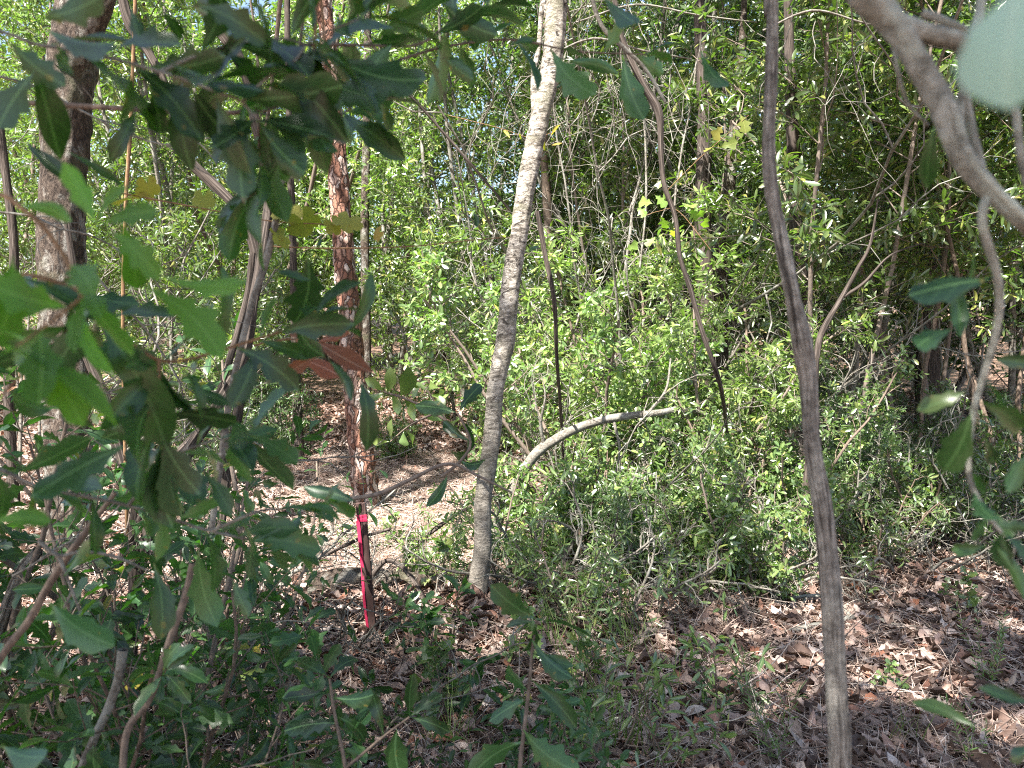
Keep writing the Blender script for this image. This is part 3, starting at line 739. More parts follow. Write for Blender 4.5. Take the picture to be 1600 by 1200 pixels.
# pale leaning tree
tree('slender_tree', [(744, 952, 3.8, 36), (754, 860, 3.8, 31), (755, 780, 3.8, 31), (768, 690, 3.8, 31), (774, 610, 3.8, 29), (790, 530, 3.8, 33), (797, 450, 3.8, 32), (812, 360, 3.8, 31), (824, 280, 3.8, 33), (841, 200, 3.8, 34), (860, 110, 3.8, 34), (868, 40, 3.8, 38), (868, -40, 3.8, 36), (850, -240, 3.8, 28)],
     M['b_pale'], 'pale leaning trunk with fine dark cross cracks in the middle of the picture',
     crown=dict(seed=9, n=6, h=1.8, az=0.5, daz=1.2, up=.7, spec=cspec(.9, 5, 5, 7), mat=M['oakfar'], leaf=.08, bark=M['b_twigbrown']),
     mod=rough_mod(5, .13, 2.5, 9), k=32, sub=14,
     limbs=[[(870, 40, 3.8, 22), (855, 5, 3.85, 20), (835, -60, 3.9, 18), (800, -170, 3.9, 14)], [(838, 215, 3.82, 14), (834, 120, 3.95, 9), (842, 70, 4.0, 8), (850, -40, 4.0, 7)]])
# far trunks
GT = 'far trunks among the shrubs'
far = [('lichen', [(1105, 640, 7.2, 30), (1104, 480, 7.2, 29), (1098, 330, 7.2, 28), (1101, 180, 7.2, 25), (1092, 0, 7.2, 20), (1090, -120, 7.2, 16)], 'dark brown trunk in the shade, second far trunk left of the vine pole', 'b_vinedark'),
       ('x', [(1130, 600, 7.6, 26), (1126, 420, 7.6, 25), (1138, 300, 7.6, 22), (1147, 210, 7.6, 19), (1160, 60, 7.6, 12), (1165, -60, 7.6, 8)], 'far trunk with pale lichen, nearest to the vine pole on its left', 'b_lichen'),
       ('x', [(1248, 620, 6.0, 32), (1250, 480, 6.0, 31), (1244, 330, 6.0, 27), (1238, 200, 6.0, 22), (1232, 40, 6.0, 16), (1230, -80, 6.0, 12)], 'dark trunk right behind the vine pole', 'b_vinedark'),
       ('x', [(1454, 610, 8.4, 40), (1450, 520, 8.4, 36), (1448, 400, 8.4, 28), (1440, 200, 8.4, 16), (1436, -60, 8.4, 9)], 'dark trunk in the right-hand clearing', 'b_vinedark'),
       ('x', [(467, 725, 7.4, 20), (465, 660, 7.4, 17), (462, 560, 7.4, 15), (458, 400, 7.4, 13), (450, 100, 7.4, 11), (448, -60, 7.4, 10)], 'small dark trunk at the back left of the shaded clearing', 'b_vinedark'),
       ('x', [(572, 640, 10, 17), (572, 500, 10, 16), (570, 350, 10, 15), (574, 160, 10, 14), (574, -60, 10, 12)], 'thin grey far trunk just right of the flaky red pine', 'b_lichen'),
       ('x', [(866, 620, 9.4, 18), (864, 520, 9.4, 17), (858, 380, 9.4, 16), (850, 200, 9.4, 15), (852, -60, 9.4, 13)], 'thin dark far trunk just right of the pale leaning trunk', 'b_twigbrown'),
       ('x', [(20, 760, 5.6, 18), (14, 600, 5.6, 17), (22, 400, 5.6, 15), (6, 250, 5.6, 14), (-16, 80, 5.6, 13), (-40, -80, 5.6, 12)], 'thin dark trunk at the very left edge behind the mottled trunk', 'b_vinedark')]
for i, (_, pix, lab, bk) in enumerate(far):
    tree('background_tree', pix, M[bk], lab, group=GT, mod=rough_mod(20 + i, .14, 2, 6), k=14, sub=5,
         crown=dict(seed=40 + i, n=4, h=2.0, up=.4, spec=cspec(1.6, 7, 6, 8), mat=M['oakfar'], leaf=.09, bark=M['b_twigbrown']) if i not in (4, 5) else None)

# ------------------------------------------------------------------ vines and stems hanging in the picture
def vine(name, lines, bark, label, cat='vine', group=None, k=12, sub=8, mod=None, origin_first=True, extra=None, part='stem'):
    """lines: list of polylines of (px, py, depth, width px)"""
    q0 = P(*lines[0][0][:3]); root = empty(name, q0, label, cat, group)
    for ln in lines:
        q = np.array([P(a, b, c) for a, b, c, _ in ln]); rr = np.array([max(.0012, .8 * wd / 2 / F * c) for a, b, c, wd in ln])
        g = Geo(); g.tube(q, rr, k, mod, sub); g.build(part, bark, root, q0)
    return root
def twist(th, L): return 1 + .13 * np.sin(th * 4 + L * 10) + .07 * np.sin(th * 9 - L * 5) + .05 * np.sin(L * 31)
def ridges(th, L): return 1 + .06 * np.sin(th * 2 + 1.3 * np.sin(L * 4)) + .03 * np.sin(th * 7 + 2 * np.sin(L * 9)) * np.sin(L * 7 + 1) + .02 * np.sin(th * 13 + 2 * np.sin(L * 5)) * np.sin(L * 13) + .07 * np.sin(L * 11) * np.sin(L * 4.3) + .03 * np.sin(L * 37)
# the vine pole, right of centre
q = [(1207, -140, 1.25, 22), (1207, 0, 1.25, 23), (1205, 120, 1.24, 25), (1201, 220, 1.23, 27), (1206, 300, 1.22, 30), (1226, 400, 1.21, 31), (1240, 470, 1.2, 30), (1253, 535, 1.2, 44), (1263, 600, 1.2, 36), (1270, 700, 1.19, 34), (1286, 800, 1.18, 35), (1296, 900, 1.17, 38), (1303, 1000, 1.16, 39), (1308, 1100, 1.15, 40), (1312, 1200, 1.14, 41)]
pp = np.array([P(a, b, c) for a, b, c, _ in q]); rr = np.array([.78 * wd / 2 / F * c for *_, c, wd in q])
pp = np.concatenate([pp, [pp[-1] + [.02, .03, -.45], [pp[-1][0] + .03, pp[-1][1] + .05, gh(.5, 1.1) - .05]]]); rr = np.concatenate([rr, [.02, .024]])
pp = np.concatenate([[pp[0] + [.05, .1, 1.6]], pp]); rr = np.concatenate([[.009], rr])
root = empty('woody_vine', pp[-1], 'thick brown-grey vine stem with stringy striped bark crossing the whole height right of centre', 'vine')
g = Geo(); g.tube(pp, rr, 64, ridges, 14); g.build('stem', M['b_vine'], root, pp[-1])
# braided vines on the left
GV = 'dark stringy vines on the left'
vine('woody_vine', [[(318, -60, 3.1, 20), (335, 30, 3.1, 20), (370, 85, 3.1, 22), (392, 140, 3.1, 20), (398, 190, 3.1, 18), (420, 280, 3.1, 16), (412, 380, 3.05, 17), (396, 470, 3.0, 18), (380, 560, 3.0, 20), (330, 650, 3.0, 22), (262, 760, 3.0, 24), (215, 900, 3.0, 24), (200, 1075, 3.0, 24)]], M['b_vinedark'],
     'dark twisted vine curving down from the top, left of the flaky red trunk', group=GV, mod=twist, k=16, sub=10)
vine('woody_vine', [[(182, -60, 3.3, 18), (200, 30, 3.3, 18), (228, 75, 3.3, 15), (252, 120, 3.3, 16), (275, 190, 3.3, 18), (292, 245, 3.3, 20), (330, 285, 3.3, 20), (372, 328, 3.3, 20), (396, 380, 3.3, 20), (402, 440, 3.3, 18), (378, 540, 3.3, 20), (372, 640, 3.3, 18), (352, 760, 3.3, 17), (330, 1000, 3.3, 16)]], M['b_vinedark'],
     'dark vine sagging diagonally from the top left to the braided knot', group=GV, mod=twist, k=16, sub=10)
vine('woody_vine', [[(102, 330, 3.6, 10), (118, 440, 3.6, 14), (132, 540, 3.6, 18), (158, 610, 3.6, 20), (180, 680, 3.6, 20), (204, 780, 3.6, 19), (210, 960, 3.6, 20)]], M['b_vinedark'],
     'nearly black vine stem leaning against the lower mottled trunk', group=GV, mod=twist, k=16, sub=10)
vine('woody_vine', [[(395, 395, 3.2, 12), (385, 470, 3.2, 12), (350, 590, 3.2, 13), (322, 660, 3.2, 16), (260, 730, 3.2, 14), (224, 800, 3.2, 14), (150, 960, 3.2, 14)]], M['b_vinedark'],
     'second strand wound round the braided knot, running to the lower left', group=GV, mod=twist, k=12, sub=10)
vine('woody_vine', [[(60, 860, 2.2, 22), (30, 900, 2.2, 24), (8, 960, 2.2, 26), (-40, 1100, 2.2, 26)]], M['b_vine'], 'short thick grey vine at the lower left edge', group=GV, mod=twist, k=14)
# thin ones
GH = 'thin hanging stems'
vine('hanging_stem', [[(540, -40, 3.0, 4), (560, 25, 3.0, 4), (585, 75, 3.0, 5), (612, 118, 3.0, 4), (660, 170, 3.0, 5), (720, 238, 3.0, 6), (760, 285, 3.0, 5), (798, 330, 3.0, 4)]], M['b_vinedark'], 'thin black stem slanting down to the pale leaning trunk', group=GH, k=6)
vine('hanging_stem', [[(955, -60, 3.4, 9), (965, 30, 3.4, 9), (982, 85, 3.4, 12), (1010, 140, 3.4, 13), (1030, 178, 3.4, 14), (1033, 240, 3.4, 10), (1038, 290, 3.4, 11), (1055, 340, 3.4, 9), (1062, 400, 3.4, 8), (1078, 450, 3.4, 10), (1098, 520, 3.4, 10), (1125, 600, 3.5, 8), (1134, 660, 4.2, 7), (1142, 740, 4.8, 6), (1148, 850, 5.2, 6)]], M['b_vinedark'], 'dark wavy stem hanging right of the pale trunk down into the sunlit shrubs', group=GH, mod=twist, k=10)
vine('hanging_stem', [[(212, -20, 3.2, 7), (207, 120, 3.2, 7), (202, 230, 3.2, 8), (196, 330, 3.2, 7), (192, 520, 3.2, 7), (200, 900, 3.2, 6)]], M['b_twigtan'], 'straight reddish-brown stem just right of the mottled trunk', group=GH, k=8)
vine('hanging_stem', [[(440, -20, 2.6, 9), (432, 60, 2.6, 9), (425, 130, 2.6, 8), (416, 200, 2.6, 8), (400, 330, 2.6, 7)]], M['b_twigbrown'], 'thin brown stem dropping from the top above the braided knot', group=GH, k=8)
vine('hanging_stem', [[(840, 330, 4.1, 10), (852, 400, 4.1, 10), (866, 470, 4.1, 9), (870, 560, 4.3, 7), (876, 640, 4.8, 6), (880, 720, 5.2, 6), (880, 840, 5.5, 6)]], M['b_vinedark'], 'dark thin stem rising beside the pale trunk on its right', group=GH, k=8)
vine('hanging_stem', [[(920, -20, 2.2, 8), (940, 40, 2.2, 9), (975, 75, 2.2, 9), (1010, 110, 2.2, 7), (1040, 160, 2.2, 6)]], M['b_twiggrey'], 'grey twig arching from the top edge right of the pale trunk', group=GH, k=8)
vine('hanging_stem', [[(456, 235, 1.9, 13), (440, 280, 1.9, 13), (430, 350, 1.9, 13), (412, 420, 1.9, 14), (392, 480, 1.9, 12), (360, 620, 1.9, 12), (330, 830, 1.9, 12)]], M['b_twiggrey'], 'smooth grey stem in front of the braided knot', group=GH, k=10)
vine('hanging_stem', [[(960, 30, 7, 5), (1000, 130, 7, 5), (1010, 300, 7, 5), (1000, 420, 7, 5)]], M['b_twiggrey'], 'faint grey dead stem in the dim hanging tangle', group=GH, k=6)
vine('hanging_stem', [[(1275, 560, 4.6, 14), (1284, 520, 4.6, 13), (1312, 470, 4.6, 10), (1340, 420, 4.6, 8), (1360, 380, 4.6, 6), (1372, 310, 4.6, 3)], [(1316, 465, 4.6, 7), (1352, 440, 4.6, 6), (1390, 400, 4.6, 4), (1440, 380, 4.6, 2)], [(1275, 560, 4.6, 14), (1268, 680, 4.6, 15), (1250, 840, 4.6, 15)]], M['b_vinedark'], 'forked brown sapling stem leaning out from behind the vine pole', group=GH, k=8)

# hanging tangle of dead grey twigs right of the pale trunk
GX = 'tangles of dead grey twigs'
def tangle(px0, px1, d, z0, n, label, seed, drop=1.5):
    rg_ = np.random.default_rng(seed); a = P(px0, 100, d); b = P(px1, 100, d); a[2] = b[2] = z0
    root = empty('dead_vine_tangle', a, label, 'dead vine', GX); g = Geo(); g2 = Geo()
    g.tube(np.array([a, a * .67 + b * .33 + [0, 0, .12], a * .33 + b * .67 + [0, 0, .05], b]), [.006, .007, .006, .004], 7, None, 6)
    for i in range(n):
        t = rg_.uniform(); p0 = a * (1 - t) + b * t + [0, rg_.uniform(-.5, .5), .05]
        pts = walk(rg_, p0, (rg_.normal() * .25, rg_.normal() * .25, -1), drop * rg_.uniform(.5, 1.1), 12, .22, -.10)
        g2.tube(pts, np.linspace(rg_.uniform(.0022, .0045), .0012, 13), 5, None, 2)
        for k in range(rg_.integers(3, 7)):
            j = rg_.integers(2, 11); q = walk(rg_, pts[j], (rg_.normal(), rg_.normal(), rg_.normal() * .7), rg_.uniform(.12, .5), 6, .35, -.03)
            g2.tube(q, np.linspace(.0028, .001, 7), 4)
    g.build('main_stem', M['b_twiggrey'], root, a); g2.build('hanging_twigs', M['b_twiggrey'], root, a)
tangle(850, 1080, 4.8, 3.0, 15, 'pale grey tangle of hanging twigs right of the pale leaning trunk', 1, 1.6)
tangle(900, 1180, 5.6, 3.5, 7, 'farther tangle of thin twigs between the wavy stem and vine pole', 2, 1.7)
tangle(1190, 1420, 4.9, 3.2, 3, 'sparse thin twigs hanging in the foliage right of the vine pole', 3, 1.5)
# arched fallen stem
vine('fallen_sapling', [[(772, 860, 4.7, 19), (782, 800, 4.7, 20), (802, 762, 4.7, 21), (835, 712, 4.7, 20), (868, 687, 4.7, 19), (910, 666, 4.7, 17), (960, 653, 4.7, 16), (1020, 646, 4.7, 13), (1075, 640, 4.8, 10), (1130, 660, 4.9, 6), (1180, 690, 5.0, 3)], [(850, 698, 4.7, 8), (845, 660, 4.65, 6), (852, 620, 4.6, 4), (846, 585, 4.6, 2)], [(958, 655, 4.7, 7), (968, 700, 4.65, 5), (962, 740, 4.6, 3)], [(1010, 648, 4.7, 6), (1040, 610, 4.75, 5), (1048, 560, 4.8, 3)]],
     M['b_twiggrey'], 'pale lichen-spotted stem arching from the pale trunk to the right', 'fallen sapling', mod=rough_mod(2, .16, 2, 8), k=16, sub=8)
GB = 'fallen branches on the forest floor'
def on_ground(name, pts, label, bark, group=GB, k=10, cat='branch', mod=None, kids=()):
    q = []; r_ = []
    for px, d, wd, up in pts:
        v = G(px, d); v[2] += up + wd / 2 / F * d; q.append(v); r_.append(wd / 2 / F * d)
    root = empty(name, q[0], label, cat, group)
    g = Geo(); g.tube(np.array(q), np.array(r_), k, mod or rough_mod(len(label), .15, 2, 12), 8, cap=True); g.build('main_stem', bark, root, q[0])
    for kid in kids:
        q2 = []; r2 = []
        for px, d, wd, up in kid:
            v = G(px, d); v[2] += up + wd / 2 / F * d; q2.append(v); r2.append(wd / 2 / F * d)
        g = Geo(); g.tube(np.array(q2), np.array(r2), 6, None, 6); g.build('side_twig', bark, root, q[0])
    return root
on_ground('fallen_branch', [(1455, 3.50, 12, 0), (1420, 3.52, 12, 0), (1385, 3.58, 11, .01), (1350, 3.56, 10, .02), (1320, 3.50, 9, .02), (1270, 3.44, 9, .02), (1225, 3.36, 7, .01), (1190, 3.28, 5, 0)],
    'crooked lichen-grey branch lying on the litter just behind the vine pole', M['b_twiggrey'],
    kids=[[(1350, 3.56, 7, .02), (1335, 3.66, 6, .04), (1318, 3.75, 6, .06), (1280, 3.80, 6, .05), (1225, 3.74, 5, .03), (1180, 3.55, 4, .0)], [(1275, 3.78, 5, .05), (1262, 3.66, 4, .02), (1255, 3.55, 3, 0)]])
on_ground('fallen_branch', [(1400, 4.85, 10, .02), (1440, 4.75, 11, .02), (1475, 4.7, 9, .01)], 'short pale lichen branch at the back edge of the litter', M['b_twiggrey'])
on_ground('fallen_branch', [(1215, 5.3, 12, .42), (1290, 5.2, 13, .36), (1345, 5.1, 14, .28), (1400, 5.0, 15, .15), (1440, 4.95, 12, .08)], 'long pale branch slanting down through the shaded brush', M['b_twiggrey'])
on_ground('fallen_branch', [(1520, 5.1, 9, .26), (1570, 5.0, 10, .24), (1640, 4.9, 11, .22)], 'grey branch lying level at the right edge', M['b_twiggrey'])
on_ground('fallen_branch', [(830, 4.1, 9, .02), (880, 4.2, 10, .12), (930, 4.4, 10, .25), (975, 4.6, 9, .42)], 'grey branch propped up right of the pale trunk foot', M['b_twiggrey'])
on_ground('fallen_branch', [(940, 2.95, 7, .0), (985, 2.85, 8, .01), (1020, 2.72, 8, .01), (1045, 2.58, 7, .0)], 'thin pale bleached branch on the litter at the bottom', M['b_twiggrey'])
on_ground('fallen_branch', [(560, 3.65, 8, .05), (600, 3.7, 8, .16), (640, 3.6, 8, .12), (668, 3.5, 7, .0)], 'thin dark arching branch beside the stake', M['b_vinedark'])
on_ground('fallen_branch', [(440, 3.9, 5, .05), (500, 3.85, 6, .16), (560, 3.75, 6, .26), (605, 3.7, 5, .32)], 'thin dark branch slanting up across the stake', M['b_vinedark'])
on_ground('fallen_branch', [(610, 4.0, 6, .02), (650, 4.1, 7, .2), (700, 4.2, 7, .33), (735, 4.2, 5, .4)], 'thin dark branch rising to the pale trunk', M['b_vinedark'])
on_ground('fallen_log', [(470, 3.72, 40, -.03), (520, 3.76, 46, -.03), (570, 3.8, 42, -.03), (640, 3.82, 36, -.03), (700, 3.84, 30, -.03)], 'weathered grey log half buried in the bank behind the stake', M['b_lichen'], group=None, k=24, cat='log')
on_ground('fallen_branch', [(1170, 3.7, 10, .0), (1135, 3.74, 10, .02), (1110, 3.85, 9, .04)], 'short dark rotten branch at the litter edge', M['b_vinedark'])

# ------------------------------------------------------------------ survey stake with pink flagging
foot = G(574, 3.36)
top = P(564, 786, 3.42)
root = empty('survey_stake', foot, 'thin dark wooden stake with bright pink flagging tape standing in the litter', 'stake')
ax = unit(top - foot); xr = unit(np.cross([0, 1, 0], ax)); yr = unit(np.cross(ax, xr))
def box_along(g, a, b, hx, hy, ox=0, oy=0, n=10, wob=0.0):
    r_ = np.random.default_rng(4); V = []; 
    for i in range(n + 1):
        c = a + (b - a) * i / n
        for sx, sy in ((-1, -1), (1, -1), (1, 1), (-1, 1)):
            V.append(c + xr * (ox + sx * hx * (1 + r_.normal() * wob)) + yr * (oy + sy * hy * (1 + r_.normal() * wob)))
    f = []; 
    for i in range(n):
        for k in range(4): f += [4*i + k, 4*i + (k+1) % 4, 4*i + 4 + (k+1) % 4, 4*i + 4 + k]
    f += [3, 2, 1, 0] + [4*n, 4*n + 1, 4*n + 2, 4*n + 3]
    g.add(np.array(V), np.array(f), np.full(4 * n + 2, 4), np.zeros((len(V), 2)))
g = Geo(); box_along(g, foot - ax * .12, top, .0195, .012, n=16, wob=.05); g.build('post', M['b_stake'], root, foot, smooth=False)
g = Geo(); L = np.linalg.norm(top - foot)
c0 = foot + ax * (L - .075)
box_along(g, c0 - ax * .004, c0 + ax * .026, .022, .0145, n=3, wob=.06); g.build('tape_wrap', M['b_ribbon'], root, foot, smooth=False)
g = Geo(); V = []; n = 26
for i in range(n + 1):
    t = i / n; c = c0 - ax * (t * (L - .075 - .035)) + xr * (-.016 + .0025 * math.sin(t * 7)) - yr * (.0155 + .003 * math.sin(t * 11))
    wv = .0075 + .0015 * math.sin(t * 5 + 1)
    V += [c - xr * wv + yr * .002 * math.sin(t * 17), c + xr * wv * .8]
f = []
for i in range(n): f += [2*i, 2*i + 1, 2*i + 3, 2*i + 2]
# give the tape real thickness
V = np.array(V); V2 = V + yr * .0012; nV = len(V); f = np.array(f)
fb = f.reshape(-1, 4)[:, ::-1] + nV
g.add(np.concatenate([V, V2]), np.concatenate([f, fb.ravel()]), np.full(2 * n, 4), np.zeros((2 * nV, 2))); 
g.build('tape_tail', M['b_ribbon'], root, foot)

# ------------------------------------------------------------------ foreground oak sprigs
def sprig(pl, pix, n, size, w0=6, w1=2.5, t0=.1, spread=.9):
    q = np.array([P(a, b, c) for a, b, c in pix]); q, d = resample(q, np.array([c for _, _, c in pix]), 6)
    pl.paths.append((0, q, np.linspace(w0, w1, len(q)) / 2 / F * d))
    if n: pl.leaf_along(q, n, t0, size, spread)
    # terminal cluster
    if n:
        e = q[-1]; dd = unit(q[-1] - q[-3]); m = 4
        pl.lp.append(np.tile(e, (m, 1))); pl.ld.append(np.tile(dd, (m, 1)) + pl.rg.normal(size=(m, 3)) * .55)
        pl.ln.append(np.array([0, 0, 1.0]) + pl.rg.normal(size=(m, 3)) * .5); pl.ls.append(pl.rg.uniform(.7, 1.1, m) * size)
def hand(g, specs, rgx):
    """specs: (x0, y0, x1, y1, depth, template, width factor) leaf from stalk to tip, seen nearly face on"""
    for (x0, y0, x1, y1, d, ti, wf) in specs:
        a = P(x0, y0, d); b = P(x1, y1, d * rgx.uniform(.96, 1.05)); v = b - a; L = np.linalg.norm(v)
        nr = -(a - CAM) + np.array([0, 0, 1.0]) * rgx.uniform(-.1, .7) * d + rgx.normal(size=3) * .35 * d
        if rgx.uniform() < .35: nr = -nr
        g.leaves(OAKS[ti], a[None], v[None], nr[None], np.array([L]), np.array([L * wf]))
def branch_part(root, seed, name, sprigs, specs, leafm, size, origin, bark='b_twigbrown'):
    pl = Plant(seed)
    for s_ in sprigs: sprig(pl, *s_[:2], s_[2] * size if len(s_) > 2 else size, *s_[3:])
    g = Geo()
    for lv, pts, rad in pl.paths:
        if rad.max() > .006: g.tube(pts, rad, 16, rough_mod(seed + len(pts), .22, 1.6, 22), 3)
        else: g.tube(pts, rad, 7)
    b = g.build(name, M[bark], root, origin)
    g = Geo()
    if pl.lp:
        lp, ld, ln, ls = map(np.concatenate, (pl.lp, pl.ld, pl.ln, pl.ls)); ch = pl.rg.integers(0, len(OAKS), len(lp))
        for i, T in enumerate(OAKS): k = ch == i; g.leaves(T, lp[k], ld[k], ln[k], ls[k])
    hand(g, specs, np.random.default_rng(seed + 100))
    if g.n: g.build('leaves', M[leafm], b)
    return b
def fix(b, origin):   # sub-part meshes are written in world space: shift them to their part
    for c in b.children:
        me = c.data; n = len(me.vertices); co = np.zeros(n * 3, np.float32); me.vertices.foreach_get('co', co)
        co = co.reshape(-1, 3) - np.asarray(origin, np.float32); me.vertices.foreach_set('co', co.ravel())

def side_tree(x, y, label, seed, trunk_r, crown, branches):
    foot = np.array([x, y, gh(x, y)])
    root = empty('oak_tree', foot, label, 'tree')
    rg_ = np.random.default_rng(seed)
    pts = walk(rg_, foot - [0, 0, .1], (0, 0, 1), 4.3, 10, .04, .05)
    g = Geo(); g.tube(pts, np.linspace(trunk_r, trunk_r * .6, 11), 20, rough_mod(seed, .1, 2, 6), 8); g.build('trunk', M['b_lichen'], root, foot)
    pl = Plant(seed)
    for i in range(crown['n']):
        t = rg_.uniform(0, 1); a = crown['az'] + rg_.uniform(-1, 1) * crown['daz']
        pl.grow(pts[-1] + [0, 0, 1.8 * t], (math.cos(a), math.sin(a), .25), cspec(crown['R'], 9, 7, 10), 0)
    pl.paths.append((0, np.array([pts[-1], pts[-1] + [0, 0, 2.0]]), np.array([trunk_r * .6, .02])))
    pl.mesh(root, M['b_twigbrown'], M['oakfar'], LANCE, .13, 'branches', origin=foot, fol='crown', ksides=(6, 4, 3))  # unseen crown, aimed and sized for the shade it casts
    for k, (sprigs, specs, leafm, size, bark) in enumerate(branches):
        b = branch_part(root, seed * 10 + k, 'low_branch', sprigs, specs, leafm, size, foot, bark); fix(b, foot)
    return root

# left-hand oak standing just outside the frame, its low branches crossing the upper left
TL = (-1.15, .55)
def fromL(z): return None
LB = [
 # upper sprig across the top left
 ([([(-420, 60, .95), (-60, 45, .8), (60, 70, .78), (150, 85, .78), (250, 112, .78), (330, 140, .78), (378, 160, .8), (400, 190, .8)], 16, 1.0, 7, 4, .25),
   ([(250, 112, .78), (300, 90, .8), (360, 70, .82), (440, 60, .84), (500, 80, .86)], 9),
   ([(378, 160, .8), (420, 120, .8), (460, 95, .8), (490, 60, .82), (560, 30, .82)], 11)],
  [(60, 30, 168, -10, .7, 1, 1.0), (10, 60, 108, 128, .72, 5, 1.1), (55, 110, 5, 205, .72, 1, 1.2), (70, 45, 195, 85, .74, 3, .8), (205, 10, 228, 68, .8, 3, 1.2),
   (205, 100, 308, 205, .8, 0, 1.0), (285, 130, 300, 240, .85, 4, 1.1), (235, 140, 240, 225, .85, 2, 1.2), (212, 172, 165, 230, .85, 2, 1.0), (300, 5, 405, 62, .75, 5, .9), (400, 40, 300, 98, .8, 2, .9),
   (250, 15, 285, 65, .8, 3, 1.1), (400, 200, 322, 242, .85, 1, .9), (390, 262, 372, 322, .9, 3, 1.5), (352, 172, 332, 232, .9, 4, .9), (40, 222, 105, 258, .9, 4, .7), (105, 237, 186, 268, .9, 4, .6)], 'oak', .10, 'b_twiggrey'),
 # top middle
 ([([(-300, 140, 1.25), (200, 170, 1.05), (380, 175, 1.0), (430, 150, 1.0), (462, 100, 1.0), (470, 60, 1.0), (480, -20, 1.0)], 0, 1.0, 9, 5),
   ([(462, 100, 1.0), (440, 160, .98), (408, 180, .98), (405, 240, 1.0), (412, 290, 1.0)], 9),
   ([(470, 70, 1.0), (560, 70, 1.05), (650, 70, 1.1), (700, 40, 1.15), (760, 10, 1.2)], 12),
   ([(430, 150, 1.0), (520, 180, 1.05), (560, 160, 1.05)], 8),
   ([(620, 95, 1.15), (700, 72, 1.2), (800, 62, 1.25), (900, 80, 1.3), (1010, 85, 1.35)], 10, .8, 5, 2)],
  [(500, 75, 672, 142, .92, 5, .9), (490, 112, 612, 165, .95, 0, .9), (445, 140, 510, 255, .95, 2, .9), (400, 130, 470, 80, .95, 0, 1.0), (690, 5, 775, 52, 1.1, 3, 1.3), (590, 150, 628, 205, 1.0, 4, 1.0), (530, 170, 575, 230, 1.0, 4, .8),
   (415, 230, 452, 330, 1.0, 2, 1.1), (440, 240, 400, 350, 1.0, 4, 1.0), (500, 180, 518, 262, 1.0, 0, 1.0), (860, 75, 932, 152, 1.2, 5, 1.1), (972, 85, 1012, 188, 1.25, 3, 1.1), (885, 95, 948, 112, 1.2, 4, .8), (938, -10, 992, 78, 1.0, 4, .8),
   (1095, 80, 1135, 152, 1.2, 0, .8), (800, 70, 835, 62, 1.2, 3, 1.0), (590, 60, 660, 20, 1.0, 1, 1.0), (560, 10, 640, -20, .95, 5, 1.0)], 'oak', .10, 'b_twigbrown'),
 # bright blurred sprig
 ([([(-380, 330, .9), (-60, 300, .7), (40, 330, .65), (100, 400, .65), (128, 465, .65)], 3, .8, 9, 6), ([(128, 465, .65), (70, 510, .62), (20, 545, .6)], 4)],
  [(150, 352, 92, 268, .62, 0, 1.0), (150, 352, 190, 290, .62, 3, .9), (160, 350, 242, 330, .62, 1, 1.0), (170, 360, 235, 430, .62, 5, 1.0), (30, 550, 122, 652, .6, 5, 1.0), (20, 400, -10, 540, .6, 1, 1.1), (225, 448, 345, 535, .66, 5, 1.0), (255, 432, 385, 455, .68, 0, .8), (-20, 815, 80, 815, .6, 3, 1.1), (190, 340, 200, 470, .64, 2, .9)], 'oakbright', .085, 'b_twigtan'),
 # middle left, dark
 ([([(-420, 420, 1.05), (-80, 440, .9), (40, 430, .85), (110, 450, .85), (140, 475, .85), (200, 530, .85), (248, 562, .85), (300, 560, .88), (400, 530, .9), (480, 505, .95)], 20, .8, 9, 4, .2),
   ([(140, 475, .85), (100, 520, .85), (60, 560, .85), (0, 620, .85)], 8), ([(248, 562, .85), (250, 620, .85), (262, 680, .88)], 8)],
  [(150, 495, 248, 692, .8, 2, .9), (145, 500, 92, 592, .8, 3, 1.2), (30, 432, 142, 455, .8, 4, .9), (250, 570, 282, 655, .85, 4, 1.0), (402, 545, 355, 632, .9, 3, 1.2), (285, 600, 352, 642, .9, 4, .9), (205, 690, 75, 792, .75, 5, .9), (250, 680, 318, 755, .8, 0, 1.1), (210, 790, 262, 715, .9, 4, .9), (320, 738, 358, 805, .95, 3, 1.0),
   (480, 395, 458, 512, 1.0, 5, 1.2), (490, 440, 440, 420, 1.0, 3, .9), (400, 530, 500, 545, 1.0, 4, .9), (510, 560, 560, 620, 1.0, 4, .8), (545, 520, 585, 440, 1.05, 4, .8), (560, 590, 580, 690, 1.05, 2, .9)], 'oak', .10, 'b_twigtan'),
 # lower left
 ([([(-400, 700, 1.1), (-60, 720, 1.0), (60, 760, 1.0), (200, 790, 1.0), (330, 830, 1.05), (430, 850, 1.1)], 16, .9, 7, 4, .2),
   ([(200, 790, 1.0), (260, 720, 1.0), (330, 690, 1.0), (390, 680, 1.0)], 9), ([(330, 830, 1.05), (400, 800, 1.05), (440, 795, 1.1), (470, 792, 1.12)], 4, .6)],
  [(75, 940, 182, 1008, .95, 3, 1.2), (380, 845, 500, 862, 1.05, 5, .9), (560, 785, 480, 770, 1.3, 3, .8), (500, 775, 560, 812, 1.3, 3, .7), (310, 860, 340, 960, 1.1, 0, 1.0), (240, 880, 250, 1000, 1.1, 3, 1.0), (350, 690, 430, 660, 1.1, 4, 1.0), (395, 760, 345, 700, 1.1, 2, 1.0), (100, 900, 160, 850, 1.0, 4, 1.0), (0, 1165, 82, 1185, .9, 3, 1.1), (540, 745, 480, 800, 1.2, 5, 1.0), (360, 900, 395, 960, 1.1, 1, 1.0)], 'oak', .10, 'b_twiggrey'),
]
side_tree(TL[0], TL[1], 'oak just past the left edge whose leafy low branches cross the left foreground', 61, .07, dict(n=22, az=-2.2, daz=1.3, R=2.6), LB)
